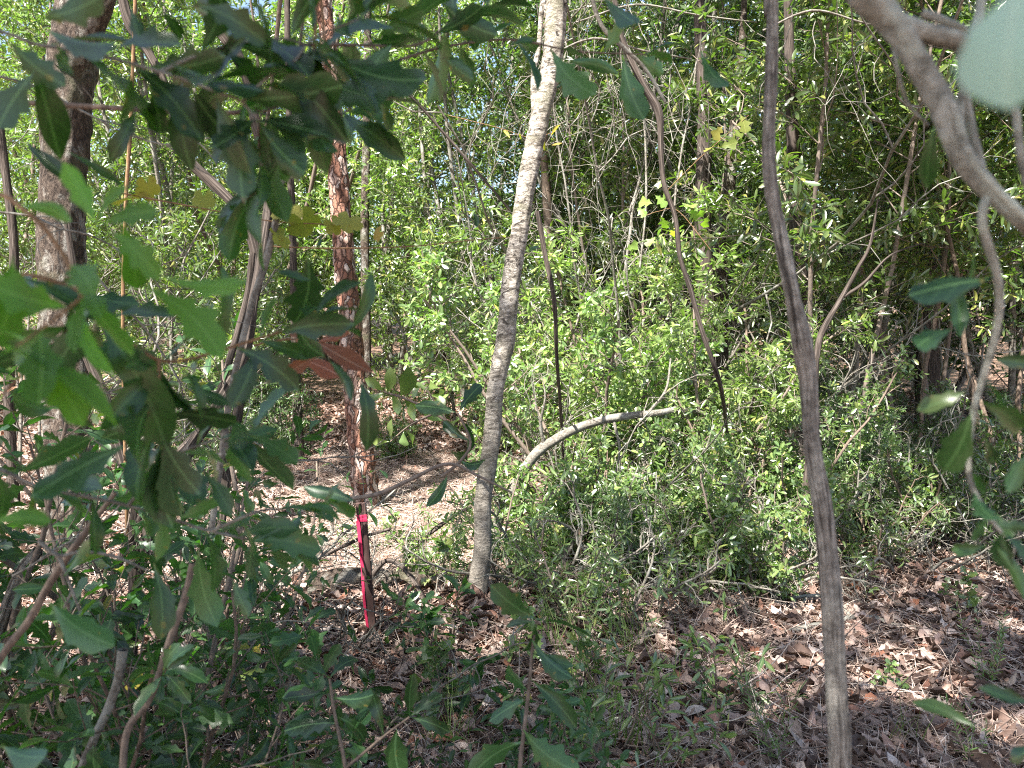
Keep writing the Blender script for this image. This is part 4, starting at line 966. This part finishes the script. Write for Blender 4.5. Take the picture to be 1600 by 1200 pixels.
RB = [
 ([([(2100, 500, .9), (1760, 430, .8), (1660, 400, .75), (1602, 350, .7), (1548, 300, .7), (1500, 240, .7), (1468, 160, .7), (1430, 90, .7), (1385, 25, .7), (1320, -40, .7), (1200, -160, .75)], 0, 1.0, 14, 52),
   ([(1405, 40, .7), (1450, 52, .7), (1490, 62, .7), (1512, 74, .7)], 0, 1.0, 36, 26), ([(1508, 66, .7), (1518, 110, .71), (1500, 170, .72), (1512, 260, .72)], 0, 1.0, 22, 9), ([(1440, 20, .72), (1480, 35, .72), (1520, 60, .73), (1580, 150, .74), (1598, 260, .75), (1640, 420, .78)], 0, 1.0, 14, 12), ([(1512, 72, .7), (1530, 20, .71), (1540, -60, .72)], 0, 1.0, 16, 14),
   ([(1545, 300, .7), (1535, 350, .7), (1560, 440, .72), (1556, 520, .74), (1522, 640, .76), (1514, 740, .76), (1540, 800, .76), (1565, 832, .76)], 6, .6, 16, 6, .5),
   ([(1500, 70, .7), (1510, 160, .72), (1530, 250, .72), (1545, 300, .72)], 0, 1.0, 14, 14),
   ([(1450, 130, .7), (1490, 170, .69), (1520, 250, .68), (1600, 340, .68), (1720, 420, .7)], 0, 1.0, 14, 12),
   ([(1392, 50, .75), (1405, 120, .75), (1420, 165, .76), (1450, 195, .78)], 0, 1.0, 7, 4)],
  [(1560, 432, 1415, 478, .72, 3, .9), (1492, 512, 1428, 552, .74, 3, 1.1), (1520, 380, 1535, 470, .74, 4, .9), (1480, 420, 1500, 520, .76, 4, .8), (1520, 640, 1462, 738, .72, 3, 1.2), (1510, 612, 1438, 622, .74, 2, 1.3), (1530, 625, 1605, 682, .72, 3, .9), (1538, 680, 1572, 732, .74, 4, 1.0),
   (1545, 852, 1484, 856, .78, 3, 1.2), (1552, 850, 1605, 925, .76, 4, .8), (1618, 1100, 1538, 1070, .7, 3, .8), (1556, 800, 1586, 838, .78, 3, 1.3), (1530, 1140, 1428, 1092, .9, 4, .8), (1640, 560, 1560, 560, .7, 3, 1.0), (1460, 195, 1462, 290, .8, 4, 1.0), (1620, 700, 1580, 770, .7, 3, 1.0), (1625, 1160, 1560, 1180, .8, 4, 1.0)], 'oak', .07, 'b_greybranch'),
]
rt = side_tree(1.35, 1.15, 'oak past the right edge with a thick blurred lichen-grey branch in the upper right corner', 71, .075, dict(n=20, az=.1, daz=2.0, R=2.1), RB)
side_tree(1.3, -1.7, 'unseen oak added behind the camera on the right to dapple the litter', 93, .08, dict(n=17, az=2.1, daz=.8, R=2.7), [])  # out of view, added so its crown breaks up sun on the litter
side_tree(-2.4, -2.3, 'unseen oak added behind the camera to shade the near saplings', 91, .09, dict(n=30, az=.6, daz=3.1, R=3.0), [])  # out of view, added to keep sun off the near foreground
# the big out-of-focus leaf in the corner
b0 = P(1680, -60, .27); foot = np.array(rt.location)
g = Geo(); a = P(1600, -40, .25); b = P(1586, 158, .25); v = b - a
g.leaves(oak(31, .8, 2, .16, .2, .12), a[None], v[None], (CAM - a)[None] + [0, 0, .15], np.array([np.linalg.norm(v)]), np.array([np.linalg.norm(v) * .82]))
lf = g.build('pale_leaf', M['paleleaf'], rt, foot); lf['label'] = 'large pale blurred leaf in the upper right corner'
g = Geo(); g.tube(np.array([a, P(1620, -120, .29), P(1800, -200, .45), P(2050, -100, .9)]), [.001, .0015, .003, .006], 6, None, 6); g.build('leaf_twig', M['b_twigbrown'], rt, foot)

# dead reddish leaves on the left-hand branch tip
root = empty('dead_leaf_spray', P(520, 530, 1.25), 'curled red-brown dead oak leaves hanging in front of the flaky red trunk', 'dead leaves')
g = Geo(); g.tube(np.array([P(395, 540, 1.2), P(450, 530, 1.22), P(500, 535, 1.25)]), [.002, .0018, .001], 6, None, 4); g.build('twig', M['b_twigtan'], root, P(520, 530, 1.25))
g = Geo(); hand(g, [(462, 535, 492, 482, 1.2, 4, 1.3), (495, 535, 545, 508, 1.22, 3, .9), (490, 532, 568, 552, 1.22, 4, 1.0), (500, 552, 432, 585, 1.25, 3, .9), (470, 560, 512, 596, 1.25, 4, 1.5), (100, 580, 92, 540, 1.2, 3, 1.0), (480, 520, 455, 520, 1.2, 3, 1.4)], np.random.default_rng(9))
g.build('leaves', M['deadleaf'], root, P(520, 530, 1.25))

# grape leaves, with yellow sunlight put into their colour
def vineleaves(name, pix, leaves, mat, tm, label, seed, group):
    q = np.array([P(*p_) for p_ in pix]); o0 = q[0]; root = empty(name, o0, label, 'leafy vine', group)
    g = Geo(); g.tube(q, np.linspace(.0022, .0012, len(q)), 6, None, 6); g.build('stem', M['b_twigtan'], root, o0)
    rg_ = np.random.default_rng(seed); g = Geo()
    for (x, y, d, r_) in leaves:
        c = P(x, y, d); nr = (CAM - c) / d + rg_.normal(size=3) * .5 + [0, 0, .5]; dr = rg_.normal(size=3) + [0, 0, -.8]
        s_ = r_ * 2 / F * d; g.leaves(tm[rg_.integers(0, len(tm))], (c - unit(dr) * s_ * .4)[None], dr[None], nr[None], np.array([s_]))
    g.build('leaves', mat, root, o0); return root
GG = 'yellowing leafy vines'  # shared by the yellow-lit vines and the dark-leaved one
vineleaves('leafy_vine', [(180, 300, 1.9), (260, 315, 1.9), (340, 330, 1.9), (420, 345, 1.9), (500, 350, 1.9), (560, 352, 1.9)], [(200, 308, 1.9, 26), (232, 294, 1.9, 20), (318, 312, 1.9, 18), (450, 330, 1.9, 26), (475, 350, 1.9, 28), (440, 370, 1.9, 20), (545, 345, 1.88, 24), (522, 352, 1.9, 16), (590, 365, 1.9, 13)],
           M['grape'], GRAPES, 'vine with round yellow spotted leaves crossing the flaky red trunk', 1, GG)
vineleaves('leafy_vine', [(1110, 390, 4.2), (1060, 330, 4.2), (1030, 330, 4.2), (1000, 340, 4.2)], [(1010, 318, 4.2, 14), (1030, 312, 4.2, 13), (1000, 330, 4.2, 11), (1075, 322, 4.2, 14), (1095, 335, 4.2, 14), (1105, 345, 4.2, 11), (1032, 285, 4.2, 9), (1035, 345, 4.2, 13), (1050, 362, 4.2, 11), (1018, 375, 4.2, 12), (985, 385, 4.2, 12), (1045, 310, 4.2, 10)],
           M['fig'], FIGS, 'vine with pale deeply lobed leaves lit in the sun above the bright shrubs', 2, GG)
vineleaves('leafy_vine', [(1040, 300, 4.6), (1090, 250, 4.6), (1130, 215, 4.6), (1170, 180, 4.6)], [(1125, 205, 4.6, 14), (1160, 190, 4.6, 16), (1135, 225, 4.6, 14), (1108, 232, 4.6, 9), (1152, 205, 4.6, 11)],
           M['grape'], FIGS, 'vine with yellow lobed leaves near the far lichen trunk', 3, GG)
vineleaves('leafy_vine', [(700, 180, 4.4), (780, 200, 4.4), (830, 215, 4.4), (870, 205, 4.4)], [(790, 206, 4.4, 12), (812, 212, 4.4, 10), (868, 200, 4.4, 12), (850, 225, 4.4, 11), (872, 225, 4.4, 9), (775, 480, 4.4, 9), (762, 492, 4.4, 8)],
           M['grape'], MYRT, 'vine with small yellow leaves passing behind the upper pale trunk', 4, GG)
vineleaves('leafy_vine', [(420, 385, 2.0), (520, 388, 2.0), (640, 385, 2.0), (740, 375, 2.0), (800, 370, 2.0)], [(620, 372, 2.0, 14), (742, 340, 2.0, 14), (500, 372, 2.0, 12), (835, 385, 2.0, 15)],
           M['oak'], OAKS[2:5], 'thin vine with scattered dark leaves stretched level between the trunks', 5, GG)

# ------------------------------------------------------------------ oak saplings and seedlings near the camera
def make_sapling(key, seed, h, nst, leafm, size, nb=7, bark='b_twigbrown', tm=OAKS, spread=.4):
    root = empty('oak_sapling', (0, 0, -50)); pl = Plant(seed); rg_ = pl.rg
    spec = [(h, .008 * max(.5, h), 8, .12, .04, nb, .12, 50), (h * .36 + .08, .003, 5, .18, .04, 7, .2, 40)]
    for i in range(nst):
        a = i / nst * 6.28 + rg_.uniform(-.3, .3)
        pl.grow((math.cos(a) * .03, math.sin(a) * .03, -.02), (math.cos(a) * spread, math.sin(a) * spread, 1), spec, 0)
        pl.leaf_along(pl.paths[-1][1], 4, .5)
    pl.mesh(root, M[bark], leafm, tm, size, 'stems' if nst > 1 else 'stem', fol='leaves', ksides=(8, 5)); PROTO[key] = root
make_sapling('sapA', 81, 1.25, 3, M['oak'], .105, 11)
make_sapling('sapB', 82, .8, 3, M['oak'], .105, 8)
make_sapling('seedA', 83, .28, 2, M['oak'], .085, 4)
make_sapling('seedB', 84, .22, 2, M['near'], .06, 4, tm=FIGS)
make_sapling('seedC', 85, .32, 3, M['near'], .065, 4, tm=LANC2)
make_sapling('midOak', 86, 1.9, 2, M['oak'], .105, 13)
GO = 'dark oak saplings in the left foreground'
for key, px, d, sc, lab in [
 ('midOak', 110, 2.0, .72, 'leafy oak sapling rising in front of the foot of the mottled trunk'),
 ('midOak', 370, 2.7, .62, 'leafy oak sapling in front of the lower braided vines'),
 ('midOak', -20, 2.4, .85, 'tallest oak sapling at the left edge in front of the mottled trunk'),
 ('midOak', 240, 2.6, .9, 'tall oak sapling in front of the braided vines'),
 ('sapA', 180, 1.9, .85, 'dark oak sapling at the lower left, below the spotted leaf'),
 ('sapA', 60, 1.7, .8, 'dark oak sapling in the bottom left corner'),
 ('sapB', 330, 2.3, .9, 'oak sapling below the sagging vine'),
 ('sapB', 270, 1.8, .85, 'low oak sapling at the bottom between the two slanting stems'),
 ('sapB', 425, 2.1, .5, 'low oak sapling in front of the grey brush left of the stake'),
 ('sapB', 360, 1.9, .75, 'low oak sapling at the bottom, left of the stake'),
 ('sapB', 130, 2.5, 1.0, 'oak sapling behind the bottom left corner leaves'),
 ('sapB', -20, 2.0, 1.0, 'oak sapling cut by the left edge near the bottom'),
 ('sapA', 330, 2.9, .6, 'slim oak sapling rising left of the stake'),
 ('sapB', 565, 2.0, .36, 'low oak sapling at the bottom below the stake'),
 ('sapB', 680, 2.1, .42, 'low oak sapling at the bottom, below the pale trunk'),
 ('sapB', 840, 2.0, .5, 'dark oak sapling at the bottom centre, nearest the camera')]:
    put(key, px, d, sc, rg.uniform(0, 6.28), 'oak_sapling', lab, 'sapling', GO)
GE = 'small seedlings dotted over the litter'
lm = [(560, 'the stake'), (745, 'the pale trunk'), (1300, 'the vine pole')]
seeds = [('seedA', 650, 3.1, 'dark oak seedling just right of the stake foot'), ('seedA', 690, 3.2, 'oak seedling midway between stake and pale trunk'), ('seedB', 700, 2.7, 'lobed seedling below the pale trunk foot'), ('seedA', 500, 2.5, 'oak seedling below and left of the stake'),
 ('seedA', 760, 2.55, 'oak seedling at the bottom under the pale trunk'), ('seedB', 905, 2.9, 'pale lobed seedling on the litter, bottom centre'),
 ('seedC', 925, 3.3, 'narrow-leaved seedling in front of the low bushes'), ('seedC', 975, 3.35, 'bright narrow-leaved seedling at the litter edge'), ('seedC', 1110, 3.6, 'yellow-green seedling standing alone on sunlit litter'), ('seedC', 1140, 2.75, 'thin dark seedling on the litter left of the vine pole'),
 ('seedB', 1545, 3.7, 'small seedling on the litter at the right edge'), ('seedC', 1350, 4.0, 'seedling at the litter edge right of the vine pole'), ('seedC', 1040, 3.8, 'seedling at the foot of the round-leaved bush'), ('seedA', 860, 2.35, 'oak seedling at the bottom right of the dark sapling'),
 ('seedB', 1420, 2.9, 'tiny seedling with rounded leaves on the right-hand litter'), ('seedC', 960, 2.4, 'seedling among the grass stems at the bottom'), ('seedC', 1060, 2.3, 'seedling at the bottom right of the grass stems'), ('seedB', 800, 3.1, 'seedling in front of the pale trunk foot, on its right'), ('seedB', 690, 3.7, 'seedling on the bank left of the pale trunk'),
 ('seedC', 705, 4.6, 'seedling on the sunny litter behind the bank'), ('seedB', 620, 4.8, 'seedling in the middle of the sunny clearing'), ('seedC', 560, 4.6, 'seedling on the sunny litter behind the stake')]
for key, px, d, lab in seeds: put(key, px, d, rg.uniform(.75, 1.05) * (.45 if 'tiny' in lab else 1), rg.uniform(0, 6.28), 'seedling', lab, 'seedling', GE)

# slanting stems at the lower left
GQ = 'bare slanting stems at the lower left'
vine('slanting_stem', [[(192, 1015, 1.6, 20), (185, 1060, 1.6, 17), (168, 1110, 1.6, 18), (145, 1160, 1.6, 17), (120, 1230, 1.6, 18), (80, 1420, 1.6, 18)]], M['b_twiggrey'], 'broken lichen-grey stem with a pale snapped top', 'stem', GQ)
vine('slanting_stem', [[(300, 880, 1.5, 11), (290, 930, 1.5, 15), (262, 1010, 1.5, 14), (235, 1090, 1.5, 14), (200, 1140, 1.5, 14), (190, 1220, 1.5, 14), (170, 1440, 1.5, 15)]], M['b_twigbrown'], 'smooth brown stem right of the broken grey one', 'stem', GQ)
vine('slanting_stem', [[(180, 770, 1.2, 8), (135, 830, 1.2, 14), (85, 900, 1.2, 15), (45, 970, 1.2, 15), (0, 1030, 1.2, 15), (-140, 1250, 1.25, 15)]], M['b_twigbrown'], 'smooth tan stem running down to the left edge', 'stem', GQ)
vine('dead_twig', [[(60, 845, 1.15, 7), (92, 868, 1.15, 8), (130, 862, 1.15, 6), (180, 870, 1.15, 6), (232, 892, 1.15, 4)], [(92, 868, 1.15, 8), (108, 910, 1.15, 6), (125, 955, 1.15, 4)], [(112, 925, 1.15, 5), (100, 950, 1.15, 4)]], M['b_twiggrey'], 'forked bleached twig in front of the lower left leaves', 'twig')
vine('hanging_stem', [[(497, -30, 1.0, 6), (492, 60, 1.0, 6), (490, 130, 1.0, 5), (487, 210, 1.0, 3)], [(500, -30, 1.0, 6), (508, 70, 1.0, 5), (518, 150, 1.0, 4), (520, 230, 1.0, 3)]], M['b_twigtan'], 'pair of thin orange-brown stems hanging from the top above the pine', 'stem')
vine('rising_branch', [[(530, 782, 2.2, 8), (590, 772, 2.2, 9), (640, 750, 2.2, 8), (700, 725, 2.2, 7), (750, 745, 2.2, 5), (800, 770, 2.2, 4)]], M['b_twigbrown'], 'thin dark branch crossing in front of the pine foot', 'branch')

# hand-shaped sprays of big oak leaves low in the picture
def spray(name, lines, specs, label, cat, leafm='oak', seed=5, group=None):
    o0 = P(*lines[0][0][:3]); root = empty(name, o0, label, cat, group)
    for ln in lines:
        q = np.array([P(a, b, c) for a, b, c, _ in ln]); rr = np.array([wd / 2 / F * c for a, b, c, wd in ln])
        g = Geo(); g.tube(q, rr, 7, None, 6); g.build('stem', M['b_twigbrown'], root, o0)
    g = Geo(); hand(g, specs, np.random.default_rng(seed)); g.build('leaves', M[leafm], root, o0); return root
GZ = 'leafy oak shoots in front of the litter'
spray('oak_shoot', [[(800, 1330, 1.55, 9), (812, 1200, 1.55, 7), (826, 1080, 1.55, 6), (832, 1010, 1.55, 5), (838, 968, 1.55, 4)]],
      [(838, 968, 772, 915, 1.55, 1, 1.0), (838, 968, 928, 972, 1.53, 0, 1.0), (836, 972, 790, 975, 1.56, 4, .8), (832, 1000, 885, 1058, 1.53, 3, 1.1), (836, 975, 818, 1030, 1.52, 3, 1.0), (830, 1020, 898, 1030, 1.56, 4, .9), (828, 1060, 902, 1142, 1.53, 3, .8),
       (824, 1090, 770, 1130, 1.55, 1, .9), (818, 1140, 890, 1192, 1.53, 5, 1.0), (815, 1160, 745, 1200, 1.55, 0, 1.0), (826, 1080, 770, 1050, 1.56, 2, .9)], 'dark oak shoot with long leaves standing out over the litter at the bottom centre', 'oak shoot', group=GZ, seed=3)
spray('oak_shoot', [[(560, 1330, 1.7, 9), (540, 1200, 1.7, 7), (522, 1110, 1.7, 5), (515, 1060, 1.7, 4)], [(540, 1200, 1.7, 5), (600, 1150, 1.7, 4), (640, 1120, 1.7, 3)]],
      [(515, 1060, 470, 1010, 1.7, 0, 1.2), (515, 1060, 560, 1020, 1.7, 5, 1.0), (518, 1080, 440, 1085, 1.7, 1, .9), (520, 1090, 590, 1085, 1.7, 3, 1.0), (530, 1130, 455, 1150, 1.7, 5, 1.0), (528, 1120, 580, 1160, 1.7, 2, 1.0), (640, 1120, 690, 1085, 1.7, 1, 1.0), (640, 1120, 700, 1150, 1.7, 0, .9), (620, 1140, 630, 1205, 1.7, 3, 1.3), (600, 1150, 570, 1090, 1.7, 4, 1.0), (640, 1120, 650, 1060, 1.7, 3, 1.0)],
      'oak shoot with broad toothed leaves at the bottom below the stake', 'oak shoot', group=GZ, seed=4)
spray('oak_shoot', [[(690, 745, 2.3, 6), (720, 720, 2.3, 5), (735, 690, 2.3, 4), (715, 645, 2.3, 3)]],
      [(715, 645, 650, 640, 2.3, 3, 1.2), (715, 645, 755, 600, 2.3, 1, .9), (720, 655, 745, 690, 2.3, 4, 1.0), (735, 690, 690, 655, 2.3, 3, .9), (720, 720, 765, 730, 2.3, 0, 1.1), (700, 740, 670, 790, 2.3, 4, 1.0), (735, 700, 695, 720, 2.3, 5, .9)],
      'oak shoot with drooping dark leaves left of the pale trunk at mid height', 'oak shoot', group=GZ, seed=6)
spray('leafy_spray', [[(742, 700, 3.6, 6), (700, 660, 3.6, 5), (650, 630, 3.6, 4), (600, 612, 3.6, 3)], [(680, 645, 3.6, 4), (640, 665, 3.6, 3), (610, 690, 3.6, 2)], [(700, 660, 3.6, 3), (668, 610, 3.6, 2)]],
      [(600 + dx, 612 + dy, 600 + dx + ex, 612 + dy + ey, 3.6, 4, 1.5) for dx, dy, ex, ey in ((0, 0, -30, -14), (0, 0, -26, 12), (5, 2, -2, -30), (12, 4, 6, 26), (25, 8, 8, -28), (30, 10, 28, 16), (45, 14, 0, -30), (50, 20, 22, 22), (8, 78, -28, 6), (12, 74, -12, -24), (30, 62, -6, 28), (34, 60, 24, 18), (50, 48, -6, -26), (66, 0, -22, -20), (68, -2, 18, -26), (76, 14, 28, -8), (90, 36, -6, -30), (100, 46, 30, 6), (112, 56, 6, 26), (70, 4, 24, 14))],
      'sunlit yellow-green leafy spray reaching left from the pale trunk', 'leafy spray', 'shrub_c', 8)
GT2 = 'fine bare twigs in the left foreground'
rgt = np.random.default_rng(77)
for k, (x0, y0, d, dx, dy, lab) in enumerate([(-20, 330, 1.6, 1, .6, 'fine bare twig crossing the mottled trunk at mid height'), (60, 620, 1.8, 1, -.2, 'fine bare twig in front of the lower mottled trunk'), (230, 700, 2.2, .9, .5, 'fine branching twig low in front of the braided vines'),
    (20, 900, 1.7, 1, -.4, 'fine twig rising from the lower left corner'), (300, 1120, 2.2, .7, -1, 'bare twig rising between the bottom saplings'), (420, 960, 2.9, .4, 1, 'hooked bare twig left of the stake'),
    (140, 420, 2.0, .8, .8, 'bare twig drooping right of the mottled trunk'), (560, 1180, 2.3, .9, -.6, 'bare twig low at the bottom centre'), (0, 120, 1.5, 1, .3, 'fine bare twig across the top of the mottled trunk')]):
    a_ = P(x0, y0, d); b_ = P(x0 + dx * 100, y0 + dy * 100, d); root = empty('bare_twig', a_, lab, 'twig', GT2); g = Geo(); g2 = Geo()
    pts = walk(rgt, a_, b_ - a_, .26 * d + .1, 10, .16, 0); g.tube(pts, np.linspace(.0032, .0012, 11) * d / 1.8, 6, None, 3)
    for j in range(7):
        i_ = rgt.integers(2, 10); q = walk(rgt, pts[i_], unit(b_ - a_) + rgt.normal(size=3) * .8, rgt.uniform(.08, .28), 6, .25, 0); g.tube(q, np.linspace(.0018, .0007, 7) * d / 1.8, 5, None, 2)
    g.build('twig', M['b_twiggrey'], root, a_)
# grass tuft, weeds
def tuft(px, d, n, h, label, mat='grass', group=None, name='grass_tuft', width=.003, sp_=.35, cat='grass tuft'):
    o0 = G(px, d); root = empty(name, o0, label, cat, group); rg_ = np.random.default_rng(int(px)); g = Geo()
    for i in range(n):
        a = rg_.uniform(0, 6.28); hh = h * rg_.uniform(.5, 1.1); pts = walk(rg_, [rg_.normal() * .03, rg_.normal() * .03, 0], (math.cos(a) * sp_, math.sin(a) * sp_, 1), hh, 6, .08, -.03)
        side = unit(np.cross(pts[-1] - pts[0], [0, 1, .3])); wv = np.linspace(width, width * .15, 7)[:, None] * rg_.uniform(.6, 1.2)
        V = np.concatenate([pts - side * wv, pts + side * wv]); f = []
        for k in range(6): f += [k, k + 7, k + 8, k + 1]
        g.add(V, np.array(f), np.full(6, 4), np.zeros((14, 2)) + .3)
    g.build('blades', M[mat], root); return root
GR = 'grass and sedge tufts on the litter'
tuft(975, 2.45, 22, .42, 'tall thin grass tuft at the bottom centre', group=GR, width=.0022)
tuft(940, 2.7, 14, .35, 'sparse grass tuft behind the tall one', group=GR, width=.002)
tuft(1440, 2.5, 10, .22, 'short grass tuft on the right-hand litter', group=GR, width=.002)
tuft(1060, 2.9, 8, .3, 'thin grass stems in the middle of the litter', group=GR, width=.0018)
tuft(990, 3.5, 16, .35, 'grass tuft among the low bushes', group=GR, width=.0022)
tuft(870, 3.2, 14, .35, 'grass tuft below the arched fallen stem', group=GR, width=.0022)
tuft(1165, 3.35, 60, .30, 'dry brown fan of dead stems lying on the litter', 'needle', GR, 'dead_sedge', .0012, 1.6, 'dead sedge')
tuft(1060, 3.55, 40, .26, 'dry straw tuft at the edge of the low bushes', 'needle', GR, 'dead_sedge', .0012, 1.4, 'dead sedge')
tuft(1000, 3.2, 26, .38, 'wispy grass spilling from the low bushes onto the litter', group=GR, width=.0018, sp_=.6)
tuft(1080, 3.75, 22, .3, 'wispy grass under the round-leaved bush', group=GR, width=.0018, sp_=.7)
tuft(930, 3.0, 22, .34, 'loose grass left of the thin bleached branch', group=GR, width=.0018, sp_=.5)
tuft(700, 2.5, 18, .26, 'loose grass among the oak seedlings below the pale trunk', group=GR, width=.0018, sp_=.5)
tuft(1350, 4.2, 24, .3, 'straw-coloured grass at the litter edge right of the vine pole', 'needle', group=GR, width=.0016, sp_=.8)
tuft(1230, 3.9, 24, .28, 'straw-coloured grass at the litter edge left of the vine pole', 'needle', group=GR, width=.0016, sp_=.8)
def weed(px, d, h, nst, label, group, ll=.035, wr=.1, mat='needleleaf', dens=26):
    o0 = G(px, d); root = empty('feathery_weed', o0, label, 'weed', group); pl = Plant(int(px)); rg_ = pl.rg
    for i in range(nst):
        a = rg_.uniform(0, 6.28); pts = walk(rg_, (0, 0, 0), (math.cos(a) * .35, math.sin(a) * .35, 1), h * rg_.uniform(.7, 1.1), 7, .06, .02)
        pl.paths.append((0, pts, np.linspace(.0018, .0008, 8))); pl.leaf_along(pts, dens, .15, 1.0, .5)
    pl.mesh(root, M['b_twigbrown'], M[mat], [lance(wr, .1)], ll, 'stems', fol='leaves', ksides=(5,))
GW = 'feathery weeds on the litter'
weed(1236, 2.35, .42, 6, 'feathery weed with needle leaves left of the vine pole foot', GW, .05, .08)
weed(1575, 2.9, .34, 5, 'pale feathery weed at the right edge of the litter', GW, .03, .22, 'near', 34)
weed(1140, 2.6, .24, 4, 'small feathery weed in the middle of the litter', GW, .03, .3, 'oak', 14)
weed(1560, 2.35, .25, 4, 'second feathery weed at the right edge, lower down', GW, .03, .15)
# standing out on the litter
for (px, d, s_, lab, m_) in [(1090, 2.55, .085, 'large rust-red fallen leaf at the bottom centre', 'deadleaf'), (1372, 2.75, .08, 'brown upright fallen leaf right of the vine pole', 'deadleaf'), (1480, 3.0, .10, 'big grey-white fallen leaf on the right-hand litter', 'litter'), (1478, 4.0, .12, 'big pale fallen leaf near the short lichen branch', 'litter')]:
    c = G(px, d); root = empty('fallen_leaf', c, lab, 'leaf', 'single fallen leaves that stand out')
    g = Geo(); g.leaves(OAKS[0 if 'rust' in lab else 3], np.array([[0, 0, .03]]), np.array([[.8, .3, .15]]), np.array([[0, -.5, 1.0]]), np.array([s_]), np.array([s_ * 1.4])); g.build('blade', M[m_], root)
root = empty('reddish_clod', G(727, 3.62), 'reddish rotten wood lump on the bank at the pale trunk foot', 'wood lump')
g = Geo(); g.tube(np.array([[-.05, 0, -.01], [-.03, 0, .04], [0, 0, .06], [.05, .01, .045], [.08, .01, 0]]), [.02, .035, .04, .03, .012], 14, rough_mod(4, .4, 2, 20), 5, cap=True); g.build('lump', M['b_pine'], root)
for k, v in PROTO.items():
    if v.location.z < -40: print('UNUSED', k)
